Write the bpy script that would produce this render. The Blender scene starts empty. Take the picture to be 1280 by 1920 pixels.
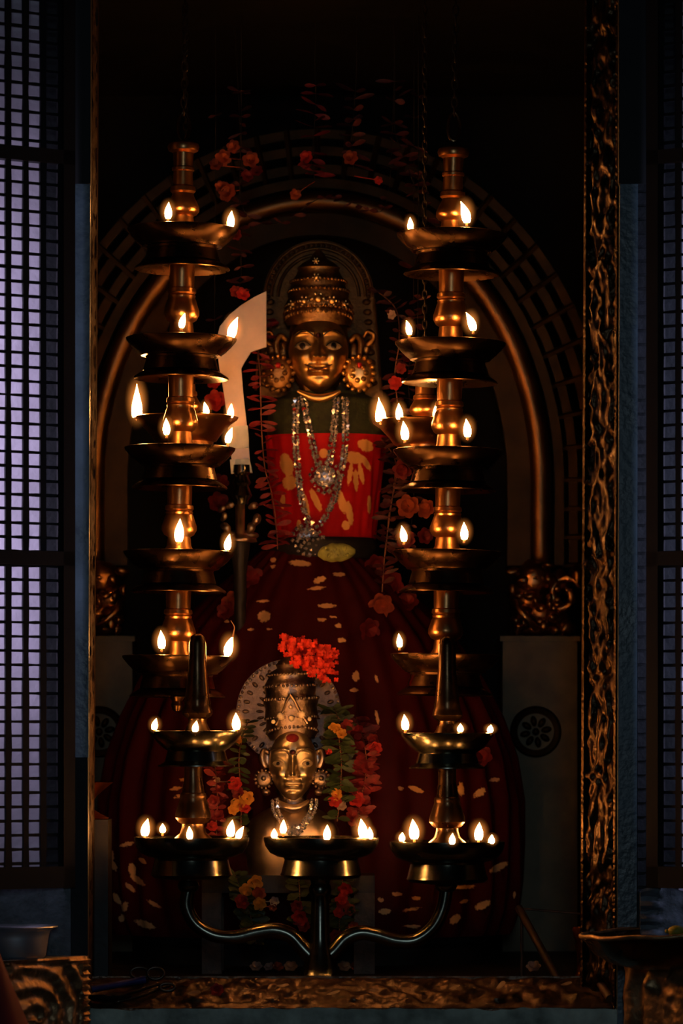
import bpy, math, random
from mathutils import Vector, Matrix, Euler, noise
random.seed(7)
PI = math.pi
SCN = bpy.context.scene
COL = SCN.collection

# ------------------------------------------------------------------ camera frame
F, D, H0, ZC = 6900.0, 6.9, 1400.0, 0.46      # focal px, distance to doorway, horizon row, eye height


def P(px, py, y):
    d = (D + y) / F
    return Vector(((px - 640) * d, y, ZC + (H0 - py) * d))


def S(y):
    return (D + y) / F


def toPX(v):
    k = F / (D + v[1])
    return 640 + v[0] * k, H0 - (v[2] - ZC) * k


# ------------------------------------------------------------------ materials
def mat_new(name):
    m = bpy.data.materials.new(name)
    m.use_nodes = True
    nt = m.node_tree
    return m, nt, nt.nodes['Principled BSDF']


def pbr(name, col, metal=0.0, rough=0.5, var=0.25, scale=30.0, bump=0.0, bscale=120.0, rvar=0.1, spec=0.5, sheen=0.0):
    m, nt, b = mat_new(name)
    N, L = nt.nodes, nt.links
    tc = N.new('ShaderNodeTexCoord')
    nz = N.new('ShaderNodeTexNoise')
    nz.inputs['Scale'].default_value = scale
    nz.inputs['Detail'].default_value = 4
    L.new(tc.outputs['Object'], nz.inputs['Vector'])
    cr = N.new('ShaderNodeValToRGB')
    cr.color_ramp.elements[0].position = 0.3
    cr.color_ramp.elements[1].position = 0.7
    cr.color_ramp.elements[0].color = (*[c * (1 - var) for c in col], 1)
    cr.color_ramp.elements[1].color = (*[min(1, c * (1 + var)) for c in col], 1)
    L.new(nz.outputs['Fac'], cr.inputs['Fac'])
    L.new(cr.outputs['Color'], b.inputs['Base Color'])
    b.inputs['Metallic'].default_value = metal
    mr = N.new('ShaderNodeMapRange')
    mr.inputs['To Min'].default_value = max(0.02, rough - rvar)
    mr.inputs['To Max'].default_value = min(1, rough + rvar)
    L.new(nz.outputs['Fac'], mr.inputs['Value'])
    L.new(mr.outputs['Result'], b.inputs['Roughness'])
    b.inputs['Specular IOR Level'].default_value = spec
    if sheen:
        b.inputs['Sheen Weight'].default_value = sheen
    if bump:
        n2 = N.new('ShaderNodeTexNoise')
        n2.inputs['Scale'].default_value = bscale
        n2.inputs['Detail'].default_value = 3
        L.new(tc.outputs['Object'], n2.inputs['Vector'])
        bp = N.new('ShaderNodeBump')
        bp.inputs['Strength'].default_value = bump
        bp.inputs['Distance'].default_value = 0.003
        L.new(n2.outputs['Fac'], bp.inputs['Height'])
        L.new(bp.outputs['Normal'], b.inputs['Normal'])
    return m


def flame_mat(name, strength, tip):
    m = bpy.data.materials.new(name)
    m.use_nodes = True
    N, L = m.node_tree.nodes, m.node_tree.links
    N.clear()
    out = N.new('ShaderNodeOutputMaterial')
    em = N.new('ShaderNodeEmission')
    tc = N.new('ShaderNodeTexCoord')
    sp = N.new('ShaderNodeSeparateXYZ')
    L.new(tc.outputs['Generated'], sp.inputs[0])
    cr = N.new('ShaderNodeValToRGB')
    e = cr.color_ramp.elements
    e[0].position, e[0].color = 0.0, (1.0, 0.34, 0.085, 1)
    e[1].position, e[1].color = 1.0, (1.0, 0.28, 0.05, 1)
    x = e.new(0.15); x.color = (1.0, 0.41, 0.105, 1)
    x = e.new(0.72); x.color = (1.0, 0.39, 0.09, 1)
    L.new(sp.outputs['Z'], cr.inputs['Fac'])
    mr = N.new('ShaderNodeMapRange')
    mr.inputs['From Min'].default_value = 0.55
    mr.inputs['From Max'].default_value = 1.0
    mr.inputs['To Min'].default_value = strength
    mr.inputs['To Max'].default_value = tip
    L.new(sp.outputs['Z'], mr.inputs['Value'])
    L.new(cr.outputs['Color'], em.inputs['Color'])
    L.new(mr.outputs['Result'], em.inputs['Strength'])
    L.new(em.outputs[0], out.inputs['Surface'])
    return m


FL = 140.0
M = {}
M['flame'] = flame_mat('oil_flame', FL, 14.0)
M['flame_long'] = flame_mat('tall_oil_flame', FL, 1.2)
M['brass'] = pbr('oiled_bell_brass', (0.50, 0.235, 0.085), 1.0, 0.31, 0.25, 25, 0.12, 60, 0.06)
M['brass_dark'] = pbr('blackened_brass', (0.135, 0.075, 0.036), 1.0, 0.28, 0.35, 25, 0.12, 60, 0.07)
M['brass_arch'] = pbr('dull_arch_brass', (0.27, 0.13, 0.048), 1.0, 0.42, 0.3, 14, 0.15, 40)
M['bronze'] = pbr('dark_green_bronze', (0.17, 0.165, 0.125), 1.0, 0.23, 0.3, 25, 0.08, 60, 0.05)
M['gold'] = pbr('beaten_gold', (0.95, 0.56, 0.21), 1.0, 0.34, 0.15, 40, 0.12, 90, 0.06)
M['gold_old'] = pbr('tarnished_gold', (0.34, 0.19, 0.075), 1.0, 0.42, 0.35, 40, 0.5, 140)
M['silver'] = pbr('beaten_silver', (0.66, 0.50, 0.40), 1.0, 0.34, 0.2, 40, 0.2, 90, 0.06)
M['silver_old'] = pbr('tarnished_silver', (0.34, 0.25, 0.21), 1.0, 0.34, 0.35, 50, 0.4, 140)
M['blade'] = pbr('polished_blade', (0.60, 0.42, 0.29), 0.35, 0.34, 0.12, 20, 0.06, 30, 0.05)
M['gem'] = pbr('clear_gem', (0.88, 0.80, 0.82), 0.75, 0.24, 0.1, 80)
M['gem_red'] = pbr('ruby_gem', (0.6, 0.03, 0.03), 0.3, 0.15, 0.1, 80)
M['enamel'] = pbr('cream_enamel', (0.34, 0.24, 0.15), 0.0, 0.35, 0.1, 60)
M['gem_cream'] = pbr('cream_stone', (0.85, 0.66, 0.45), 0.0, 0.3, 0.1, 60)
M['black'] = pbr('black_paint', (0.006, 0.005, 0.005), 0.0, 0.4, 0.1, 60)
M['kumkum'] = pbr('red_powder', (0.20, 0.006, 0.010), 0.0, 0.85, 0.3, 120)
M['maroon'] = pbr('maroon_powder', (0.05, 0.004, 0.008), 0.0, 0.8, 0.3, 120)
M['stone_black'] = pbr('black_granite', (0.012, 0.010, 0.009), 0.0, 0.55, 0.4, 20, 0.3, 60)
M['wall_dark'] = pbr('near_black_wall', (0.005, 0.0048, 0.0045), 0.0, 0.8, 0.4, 6, 0.4, 30, 0.1, 0.2)  # near-black tone for the inner walls and ceiling
M['floor_dark'] = pbr('oily_floor', (0.014, 0.010, 0.008), 0.0, 0.5, 0.4, 8, 0.3, 40)
M['plaster'] = pbr('lavender_plaster', (0.64, 0.57, 0.68), 0.0, 0.85, 0.16, 9, 0.8, 45)
M['post'] = pbr('blue_grey_post', (0.050, 0.080, 0.105), 0.0, 0.38, 0.5, 10, 0.5, 70)
M['pier'] = pbr('dark_stone_pier', (0.006, 0.007, 0.011), 0.0, 0.7, 0.5, 18, 0.6, 60)
M['stone_step'] = pbr('green_grey_stone', (0.46, 0.52, 0.44), 0.0, 0.6, 0.5, 22, 0.8, 60)
M['stone_plinth'] = pbr('blue_grey_stone', (0.13, 0.15, 0.18), 0.0, 0.6, 0.55, 26, 0.9, 80)
M['iron'] = pbr('black_iron', (0.004, 0.004, 0.005), 0.1, 0.6, 0.4, 30)
M['chain'] = pbr('sooty_chain', (0.09, 0.075, 0.06), 0.9, 0.34, 0.3, 30)
M['jamb'] = pbr('carved_jamb_brass', (0.060, 0.034, 0.017), 0.9, 0.36, 0.7, 40, 0.5, 110, 0.12)
M['sill'] = pbr('carved_sill_wood', (0.105, 0.056, 0.029), 0.5, 0.33, 0.6, 30, 0.9, 90, 0.12)
M['wing'] = pbr('carved_wing_brass', (0.42, 0.25, 0.12), 0.8, 0.45, 0.4, 30, 0.5, 90)
M['steel'] = pbr('brushed_steel', (0.85, 0.83, 0.88), 0.9, 0.42, 0.1, 20)
M['blue_metal'] = pbr('blue_enamel_metal', (0.06, 0.07, 0.25), 0.5, 0.3, 0.2, 30)
M['red_cloth'] = pbr('crimson_shawl', (0.17, 0.010, 0.026), 0.0, 0.9, 0.2, 20)
M['green_cloth'] = pbr('dark_green_bodice', (0.030, 0.036, 0.012), 0.0, 0.8, 0.4, 60, 0.5, 200)
M['wick'] = pbr('charred_wick', (0.25, 0.12, 0.06), 0.0, 0.9, 0.3, 80)
M['oil'] = pbr('lamp_oil', (0.22, 0.13, 0.05), 0.0, 0.12, 0.2, 20)
M['leaf_red'] = pbr('red_croton_leaf', (0.16, 0.009, 0.013), 0.0, 0.6, 0.5, 60, 0.3, 150)
M['leaf_maroon'] = pbr('maroon_leaf', (0.065, 0.010, 0.010), 0.0, 0.6, 0.5, 60, 0.3, 150)
M['leaf_green'] = pbr('dark_green_leaf', (0.022, 0.040, 0.008), 0.0, 0.55, 0.4, 60, 0.3, 150)
M['leaf_pale'] = pbr('betel_leaf_green', (0.40, 0.42, 0.10), 0.0, 0.55, 0.35, 70, 0.4, 150)
M['fl_red'] = pbr('red_petal', (0.34, 0.010, 0.009), 0.0, 0.7, 0.3, 80)
M['fl_deep'] = pbr('deep_red_petal', (0.15, 0.005, 0.007), 0.0, 0.7, 0.3, 80)
M['fl_orange'] = pbr('orange_petal', (0.26, 0.042, 0.012), 0.0, 0.7, 0.3, 80)
M['fl_yellow'] = pbr('yellow_petal', (0.48, 0.20, 0.02), 0.0, 0.7, 0.25, 80)
M['fl_white'] = pbr('pale_pink_petal', (0.36, 0.24, 0.20), 0.0, 0.7, 0.2, 80)
M['string'] = pbr('garland_string', (0.20, 0.085, 0.05), 0.0, 0.8, 0.2, 80)
M['brass_dim'] = pbr('dimmed_arch_brass', (0.040, 0.022, 0.009), 0.9, 0.5, 0.35, 14, 0.15, 40)  # arch brass darkened to paint in the gloom behind the idol
M['brass_ped'] = pbr('dark_pedestal_brass', (0.085, 0.065, 0.04), 0.8, 0.5, 0.35, 14, 0.15, 40)  # pedestal brass, darker than the arch rail
M['string_dark'] = pbr('dimmed_string', (0.012, 0.008, 0.006), 0.0, 0.9, 0.2, 80)  # string darkened so it sinks into the dark overhead
M['ixora'] = pbr('ixora_petal', (0.62, 0.022, 0.004), 0.0, 0.7, 0.3, 80)
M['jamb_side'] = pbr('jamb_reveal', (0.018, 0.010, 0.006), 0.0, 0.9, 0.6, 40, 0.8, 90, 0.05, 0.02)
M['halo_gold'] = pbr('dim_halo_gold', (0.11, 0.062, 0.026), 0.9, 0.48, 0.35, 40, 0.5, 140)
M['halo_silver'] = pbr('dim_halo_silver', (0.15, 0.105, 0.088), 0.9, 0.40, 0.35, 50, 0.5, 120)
M['stool_leg'] = pbr('muted_silver_leg', (0.085, 0.066, 0.055), 0.3, 0.6, 0.35, 50, 0.5, 120)  # leg silver toned down against the window's pale reflection
M['jamb_muted'] = pbr('muted_jamb_carving', (0.050, 0.027, 0.014), 0.0, 0.8, 0.7, 60, 0.8, 110, 0.12, 0.12)  # jamb carving darkened to take down its flame reflections
M['white_glint'] = pbr('white_glint_paint', (0.86, 0.90, 0.98), 0.0, 0.8, 0.08, 60, 0.4, 90)
M['copper'] = pbr('red_copper', (0.55, 0.18, 0.07), 1.0, 0.3, 0.25, 30)
M['rod'] = pbr('brown_rod', (0.10, 0.05, 0.027), 0.2, 0.5, 0.4, 30)
M['paper'] = pbr('pale_scrap', (0.26, 0.16, 0.09), 0.0, 0.6, 0.2, 40)
M['yellow'] = pbr('yellow_lemon', (0.38, 0.30, 0.02), 0.0, 0.55, 0.15, 60)
M['beam'] = pbr('beam_and_post_shade', (0.010, 0.010, 0.012), 0.0, 0.7, 0.4, 10)


def printed_cloth(name, col, motif_col):
    m, nt, b = mat_new(name)
    N, L = nt.nodes, nt.links
    at = N.new('ShaderNodeAttribute')
    at.attribute_name = 'motif'
    tc = N.new('ShaderNodeTexCoord')
    nz = N.new('ShaderNodeTexNoise')
    nz.inputs['Scale'].default_value = 160
    L.new(tc.outputs['Object'], nz.inputs['Vector'])
    ma = N.new('ShaderNodeMath'); ma.operation = 'SUBTRACT'; ma.inputs[1].default_value = 0.5
    L.new(nz.outputs['Fac'], ma.inputs[0])
    mb = N.new('ShaderNodeMath'); mb.operation = 'MULTIPLY_ADD'; mb.inputs[1].default_value = 0.9
    L.new(ma.outputs[0], mb.inputs[0]); L.new(at.outputs['Fac'], mb.inputs[2])
    cl = N.new('ShaderNodeMapRange')
    cl.inputs['From Min'].default_value = 0.40
    cl.inputs['From Max'].default_value = 0.62
    L.new(mb.outputs[0], cl.inputs['Value'])
    mx = N.new('ShaderNodeMixRGB')
    L.new(cl.outputs['Result'], mx.inputs['Fac'])
    mx.inputs['Color1'].default_value = (*col, 1)
    mx.inputs['Color2'].default_value = (*motif_col, 1)
    L.new(mx.outputs['Color'], b.inputs['Base Color'])
    m2 = N.new('ShaderNodeMath'); m2.operation = 'MULTIPLY'; m2.inputs[1].default_value = 0.35
    L.new(cl.outputs['Result'], m2.inputs[0])
    L.new(m2.outputs[0], b.inputs['Metallic'])
    b.inputs['Roughness'].default_value = 0.66
    b.inputs['Specular IOR Level'].default_value = 0.15
    return m


M['sari_top'] = printed_cloth('red_gold_print_silk', (0.52, 0.007, 0.009), (0.90, 0.46, 0.14))
M['sari_skirt'] = printed_cloth('dark_red_gold_print_silk', (0.056, 0.0014, 0.0024), (0.95, 0.56, 0.25))


# ------------------------------------------------------------------ mesh builder
class B:
    def __init__(s):
        s.v, s.f, s.m, s.cur = [], [], [], 0

    def add(s, vs, fs, mtx=None):
        o = len(s.v)
        s.v += [(mtx @ Vector(v)) if mtx else Vector(v) for v in vs]
        s.f += [tuple(i + o for i in f) for f in fs]
        s.m += [s.cur] * len(fs)

    def lathe(s, prof, c=(0, 0, 0), seg=36, sy=1.0, mtx=None, mod=None):
        vs, fs = [], []
        n = len(prof)
        for (r, z) in prof:
            for k in range(seg):
                a = 2 * PI * k / seg
                rr = r * (mod(a, z) if mod else 1)
                vs.append((c[0] + rr * math.sin(a), c[1] - rr * math.cos(a) * sy, c[2] + z))
        for i in range(n - 1):
            for k in range(seg):
                k2 = (k + 1) % seg
                fs.append((i * seg + k, (i + 1) * seg + k, (i + 1) * seg + k2, i * seg + k2))
        s.add(vs, fs, mtx)

    def tube(s, pts, r, seg=10, cap=True, closed=False):
        pts = [Vector(p) for p in pts]
        n = len(pts)
        rs = list(r) if isinstance(r, (list, tuple)) else [r] * n
        if len(rs) != n:                     # resample the radii along the path
            m = len(rs) - 1
            rs = [rs[int(q)] + (rs[min(m, int(q) + 1)] - rs[int(q)]) * (q - int(q)) for q in [i * m / (n - 1) for i in range(n)]]
        vs, fs = [], []
        up = Vector((0.13, -0.93, 0.31)).normalized()
        for i, p in enumerate(pts):
            if closed:
                t = pts[(i + 1) % n] - pts[i - 1]
            else:
                t = pts[min(i + 1, n - 1)] - pts[max(i - 1, 0)]
            t = t.normalized() if t.length > 1e-9 else Vector((0, 0, 1))
            u = up - t * up.dot(t)
            u = u.normalized() if u.length > 1e-4 else t.orthogonal().normalized()
            w = t.cross(u)
            for k in range(seg):
                a = 2 * PI * k / seg
                vs.append(p + (u * math.cos(a) + w * math.sin(a)) * rs[i])
        m = n if closed else n - 1
        for i in range(m):
            j = (i + 1) % n
            for k in range(seg):
                k2 = (k + 1) % seg
                fs.append((i * seg + k, i * seg + k2, j * seg + k2, j * seg + k))
        if cap and not closed:
            fs.append(tuple(range(seg))[::-1])
            fs.append(tuple((n - 1) * seg + k for k in range(seg)))
        s.add(vs, fs)

    def ball(s, c, rx, ry=None, rz=None, seg=14, rings=9, rot=None):
        ry = rx if ry is None else ry
        rz = rx if rz is None else rz
        vs, fs = [], []
        for i in range(rings + 1):
            t = PI * i / rings
            for k in range(seg):
                a = 2 * PI * k / seg
                p = Vector((rx * math.sin(t) * math.cos(a), ry * math.sin(t) * math.sin(a), rz * math.cos(t)))
                if rot:
                    p = rot @ p
                vs.append(p + Vector(c))
        for i in range(rings):
            for k in range(seg):
                k2 = (k + 1) % seg
                fs.append((i * seg + k, (i + 1) * seg + k, (i + 1) * seg + k2, i * seg + k2))
        s.add(vs, fs)

    def gem(s, c, r, rot):
        vs = [(r, 0, 0), (-r, 0, 0), (0, r, 0), (0, -r, 0), (0, 0, r), (0, 0, -r)]
        fs = [(0, 2, 4), (2, 1, 4), (1, 3, 4), (3, 0, 4), (2, 0, 5), (1, 2, 5), (3, 1, 5), (0, 3, 5)]
        s.add([rot @ Vector(v) + Vector(c) for v in vs], fs)

    def box(s, x0, x1, y0, y1, z0, z1, mtx=None):
        vs = [(x0, y0, z0), (x1, y0, z0), (x1, y1, z0), (x0, y1, z0), (x0, y0, z1), (x1, y0, z1), (x1, y1, z1), (x0, y1, z1)]
        fs = [(0, 3, 2, 1), (4, 5, 6, 7), (0, 1, 5, 4), (1, 2, 6, 5), (2, 3, 7, 6), (3, 0, 4, 7)]
        s.add(vs, fs, mtx)

    def prism(s, poly, y0, y1):
        """poly: list of (x, z)"""
        n = len(poly)
        vs = [(x, y0, z) for x, z in poly] + [(x, y1, z) for x, z in poly]
        fs = [tuple(range(n)), tuple(range(2 * n - 1, n - 1, -1))]
        fs += [(i, i + n, (i + 1) % n + n, (i + 1) % n) for i in range(n)]
        s.add(vs, fs)

    def grid(s, fn, nu, nv):
        vs = [fn(i / nu, j / nv) for j in range(nv + 1) for i in range(nu + 1)]
        w = nu + 1
        fs = [(j * w + i, j * w + i + 1, (j + 1) * w + i + 1, (j + 1) * w + i) for j in range(nv) for i in range(nu)]
        s.add(vs, fs)

    def build(s, name, mat, parent=None, origin=None, smooth=40, attr=None):
        o3 = Vector(origin) if origin is not None else (Vector(parent['_o']) if parent is not None else Vector((0, 0, 0)))
        me = bpy.data.meshes.new(name)
        me.from_pydata([tuple(v - o3) for v in s.v], [], s.f)
        me.update()
        if smooth:
            me.polygons.foreach_set('use_smooth', [True] * len(me.polygons))
            if smooth < 180:
                me.set_sharp_from_angle(angle=math.radians(smooth))
        if attr:
            a = me.attributes.new('motif', 'FLOAT', 'POINT')
            a.data.foreach_set('value', [attr(v) for v in s.v])
        for mm in (mat if isinstance(mat, (list, tuple)) else (mat,)):
            me.materials.append(mm)
        if max(s.m, default=0):
            me.polygons.foreach_set('material_index', s.m)
        o = bpy.data.objects.new(name, me)
        COL.objects.link(o)
        if parent is not None:
            o.parent = parent
            po = Vector(parent['_o'])
            if o3 != po:
                o.location = o3 - po
        else:
            o.location = o3
        o['_o'] = tuple(o3)
        return o


def thing(name, label, cat, loc, group=None, roty=0.0):
    o = bpy.data.objects.new(name, None)
    COL.objects.link(o)
    o.empty_display_size = 0.03
    o.location = loc
    o.rotation_euler = (0, roty, 0)
    o['label'], o['category'] = label, cat
    if group:
        o['group'] = group
    o['_o'] = tuple(loc)
    return o


def tag(o, label, cat, group=None):
    o['label'], o['category'] = label, cat
    if group:
        o['group'] = group
    return o


def struct(o):
    o['kind'] = 'structure'
    return o


def rrot():
    return Euler((random.uniform(0, 6.3), random.uniform(0, 6.3), random.uniform(0, 6.3))).to_matrix()


def catmull(pts, n=8):
    pts = [Vector(p) for p in pts]
    q = [pts[0] * 2 - pts[1]] + pts + [pts[-1] * 2 - pts[-2]]
    out = []
    for i in range(1, len(q) - 2):
        for k in range(n):
            t = k / n
            a, b, c, d = q[i - 1], q[i], q[i + 1], q[i + 2]
            out.append(0.5 * ((2 * b) + (-a + c) * t + (2 * a - 5 * b + 4 * c - d) * t * t + (-a + 3 * b - 3 * c + d) * t ** 3))
    out.append(pts[-1])
    return out


# ------------------------------------------------------------------ flames
def flame(parent, base, h, w, lean, long=False, wisp=None):
    """base: world point, h/w metres, lean: sideways drift of the tip in metres"""
    b = B()
    n = 12
    pts, rs = [], []
    for i in range(n + 1):
        t = i / n
        pts.append(Vector(base) + Vector((lean * t ** 1.6, 0, h * t)))
        r = (math.sin(PI * min(1, (t * 0.86 + 0.14)) ** 0.85) ** 0.9) * (1 - 0.25 * t)
        if long:
            r = math.sin(PI * (t * 0.82 + 0.18) ** 0.62) ** 1.15
        rs.append(max(0.04, r) * w / 2)
    b.tube(pts, rs, 9)
    # emissive shell added round the flame to paint its bloom
    b.cur = 1
    c0 = Vector(base) + Vector((lean * .35, 0, h * .46))
    b.ball(c0, w * 1.25, w * 1.25, h * .9, 14, 10)
    fo = b.build('flame', (M['flame_long' if long else 'flame'], M['glow_shell']), parent, smooth=180)
    wb = B()
    wb.tube([Vector(base) + Vector((0, 0.004, -0.006)), Vector(base) + Vector((0.0003, 0, 0.001))], [0.0028, 0.0018], 6)
    wb.build('wick', M['wick'], parent)
    if wisp:
        c = B()
        p = [Vector(base) + Vector((lean * 0.95, 0, h * 0.93))] + [Vector(base) + Vector((x, 0, z)) for x, z in wisp]
        p = catmull(p, 6)
        c.tube(p, [0.0020 * (1 - 0.8 * i / len(p)) for i in range(len(p))], 6)
        c.build('flame_tail', M['wisp'], parent, smooth=180)
    return fo


def wisp_mat():
    m = bpy.data.materials.new('thin_flame_tail')
    m.use_nodes = True
    N, L = m.node_tree.nodes, m.node_tree.links
    N.clear()
    out = N.new('ShaderNodeOutputMaterial'); em = N.new('ShaderNodeEmission')
    em.inputs['Color'].default_value = (1, 0.22, 0.04, 1); em.inputs['Strength'].default_value = 0.5
    L.new(em.outputs[0], out.inputs['Surface'])
    return m


M['wisp'] = wisp_mat()


def glow_shell_mat():
    m = bpy.data.materials.new('flame_glow_shell')
    m.use_nodes = True
    N, L = m.node_tree.nodes, m.node_tree.links
    N.clear()
    out = N.new('ShaderNodeOutputMaterial'); em = N.new('ShaderNodeEmission')
    em.inputs['Color'].default_value = (1, 0.30, 0.05, 1)
    tc = N.new('ShaderNodeTexCoord')
    mp = N.new('ShaderNodeMapping'); mp.vector_type = 'POINT'
    mp.inputs['Location'].default_value = (-1, -1, -1); mp.inputs['Scale'].default_value = (2, 2, 2)
    gr = N.new('ShaderNodeTexGradient'); gr.gradient_type = 'QUADRATIC_SPHERE'
    ml = N.new('ShaderNodeMath'); ml.operation = 'MULTIPLY'; ml.inputs[1].default_value = 70.0
    L.new(tc.outputs['Generated'], mp.inputs[0]); L.new(mp.outputs[0], gr.inputs[0])
    L.new(gr.outputs['Fac'], ml.inputs[0]); L.new(ml.outputs[0], em.inputs['Strength'])
    L.new(em.outputs[0], out.inputs['Volume'])
    return m


M['glow_shell'] = glow_shell_mat()


# ------------------------------------------------------------------ hanging lamps
TOPF = [(0, -166), (14, -166), (28, -160), (30, -154), (28, -147), (19, -143), (18, -117), (21, -115), (21, -110), (18, -108), (19, -82), (23, -79),
        (24, -71), (20, -67), (21, -62), (26, -52), (31, -41), (31, -33), (26, -27), (20, -25), (22, -10), (28, -2), (29, 8), (22, 20), (0, 22)]
STEM = [(0, 64), (24, 64), (23, 108), (26, 110), (27, 117), (24, 120), (26, 123), (25, 127), (27, 131), (29, 138), (33, 150), (33, 158), (28, 167),
        (21, 171), (22, 176), (23, 188), (28, 198), (30, 208), (24, 222), (0, 224)]
BOWL = [(0, 26), (26, 25), (60, 23), (84, 13), (97, 2), (101, -1), (104, 0), (103, 4), (94, 15), (84, 25), (77, 30), (75, 33), (67, 34), (65, 38), (71, 60), (30, 62), (0, 62)]
DRIP = [(20, 60), (68, 60), (79, 66), (88, 72), (90, 75), (88, 76.5), (78, 71), (67, 65), (20, 65)]


def prof(p, s, up=0.0):
    return [(max(r, 0.0001) * s, -(z + up) * s) for r, z in p]


def hanging_lamp(name, label, y, ax_top, ax_bot, tiers, flames, ceil_z, hook_py=212):
    s = S(y)
    top = P(ax_top, hook_py, y)
    tilt = (ax_top - ax_bot) / (tiers[-1] - hook_py)
    root = thing(name, label, 'hanging lamp', top, 'tall tiered lamps hanging in the doorway', tilt)
    O = Vector(top)

    def Z(py):            # centre of the axis at picture row py, before tilting
        return O + Vector((0, 0, -(py - hook_py) * s))
    # hook loop
    b = B()
    loop = []
    for k in range(20):
        a = 2 * PI * k / 20
        loop.append(O + Vector((math.sin(a) * 11 * s, math.cos(a) * 3 * s, -26 * s + math.cos(a) * 27 * s)))
    b.tube(loop, 3.4 * s, 8, closed=True)
    b.build('hook', M['brass_dark'], root)
    # chain to the ceiling beam
    b = B()
    z, k = 4 * s, 0
    while O.z + z < ceil_z + 0.01:
        ring = []
        for q in range(12):
            a = 2 * PI * q / 12
            ra, rb = math.cos(a) * 5 * s, math.sin(a) * 11 * s
            ring.append(O + Vector((ra if k % 2 else 0, 0 if k % 2 else ra, z + rb)))
        b.tube(ring, 1.9 * s, 5, closed=True)
        z += 17 * s
        k += 1
    b.build('chain', M['chain'], root)
    b = B(); b.lathe(prof(TOPF, s), Z(tiers[0]), 36); b.build('finial', M['brass'], root)
    for i, t in enumerate(tiers):
        b = B(); b.lathe(prof(BOWL, s), Z(t), 56)
        bo = b.build('bowl', M['brass_dark'], root)
        b = B(); b.lathe(prof(DRIP, s), Z(t), 56); b.build('drip_plate', M['brass_dark'], root)
        if i < len(tiers) - 1:
            g = tiers[i + 1] - t
            b = B(); b.lathe([(max(r, 0.0001) * s, -(64 + (q - 64) * (g - 64) / 136.0) * s) for r, q in STEM], Z(t), 36)
            b.build('stem', M['brass'], root)
        else:
            b = B(); b.lathe(prof([(0, 60), (20, 62), (16, 74), (9, 84), (12, 92), (7, 102), (0, 105)], s), Z(t), 24); b.build('pendant_knob', M['brass_dark'], root)
        for (fx, fy, h, lean, *ex) in flames[i]:
            axx = ax_top - tilt * (fy - hook_py)
            dx = (fx - axx)
            rr = 99.0
            dx = max(-97, min(97, dx))
            dy = -math.sqrt(max(0, rr * rr - dx * dx)) * (0.9 if abs(dx) < 60 else 1)
            base = O + Vector((dx * s, dy * s, -(t + 0.5 - hook_py) * s))
            base.z = O.z - (fy - hook_py) * (D + y + dy * s) / F
            if base.z < O.z - (t + 1 - hook_py) * s:
                base.z = O.z - (t + 1 - hook_py) * s
            w = max(12, min(19, h * 0.50)) * s
            flame(bo, base, h * s, w, lean * s, False, ex[0] if ex else None)
    return root


CEIL = 1.99
hanging_lamp('hanging_oil_lamp', 'tall brass hanging oil lamp of five stacked bowls on the left of the idol', 0.33, 344.5, 333, [430, 635, 840, 1035, 1231],
             [[(319, 425, 30, 1), (433, 434, 31, 2)],
              [(344, 630, 27, 6), (434, 637, 38, 12)],
              [(316, 830, 30, -1), (428, 836, 28, 8)],
              [(339, 1031, 42, 2), (427, 1036, 29, 4)],
              [(307, 1231, 33, -2), (427, 1233, 36, 10, [(0.012, 0.046), (0.013, 0.056), (0.006, 0.068)])]], CEIL)
hanging_lamp('hanging_oil_lamp', 'tall brass hanging oil lamp of five stacked bowls on the right of the idol', 0.33, 851, 834.5, [440, 643, 845, 1035, 1228],
             [[(768, 443, 24, -1), (872, 432, 39, -12)],
              [(766, 639, 26, -6), (884, 633, 33, -14)],
              [(758, 835, 34, -4), (873, 833, 33, -3)],
              [(756, 1026, 29, -5), (867, 1026, 32, -1)],
              [(748, 1223, 25, -2)]], CEIL)


def small_hanging(label, y, axis, rim, flames, rods=True):
    s = S(y)
    O = P(axis, rim, y)
    root = thing('small_oil_lamp', label, 'hanging lamp', O, 'small oil lamps hanging behind the tall ones')
    b = B(); b.lathe(prof([(0, 30), (30, 28), (62, 20), (84, 8), (92, 1), (97, -1), (99, 0), (97, 4), (84, 13), (66, 32), (58, 44), (52, 46), (50, 66), (56, 70), (40, 73), (0, 73)], s), O, 48)
    bo = b.build('bowl', M['brass'], root)
    b = B(); b.lathe(prof([(0, -78), (17, -78), (18, -50), (21, -48), (22, -42), (20, -40), (23, -34), (28, -26), (29, -19), (24, -11), (17, -8), (18, 4), (26, 14), (27, 26), (0, 30)], s, 0), O, 32)
    b.build('stem', M['brass'], root)
    b = B()
    z, k = 84 * s, 0
    while O.z + z < CEIL + 0.01:
        ring = []
        for q in range(10):
            a = 2 * PI * q / 10
            ra, rb = math.cos(a) * 4 * s, math.sin(a) * 9 * s
            ring.append(O + Vector((ra if k % 2 else 0, 0 if k % 2 else ra, z + rb)))
        b.tube(ring, 1.5 * s, 4, closed=True)
        z += 14 * s; k += 1
    b.build('chain', M['chain'], root)
    for (fx, fy, h, lean, lg) in flames:
        dx = max(-92, min(92, fx - axis))
        dy = -math.sqrt(94 * 94 - dx * dx)
        base = O + Vector((dx * s, dy * s, 0))
        base.z = max(ZC + (H0 - fy) * (D + y + dy * s) / F, O.z - 0.004)
        flame(bo, base, h * s, max(12, min(20, h * .5)) * s, lean * s, lg)
    return root


small_hanging('small brass oil lamp hanging behind the left tiered lamp, one tall flame at its left', 0.60, 348, 783,
              [(258, 782, 62, 0, True), (390, 778, 24, -4, False), (433, 783, 26, 2, False)])
small_hanging('small brass oil lamp hanging behind the right tiered lamp, its bulb above three flames', 0.60, 796, 790,
              [(713, 790, 44, -4, True), (747, 790, 30, -1, False), (815, 789, 28, 0, False)])


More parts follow.
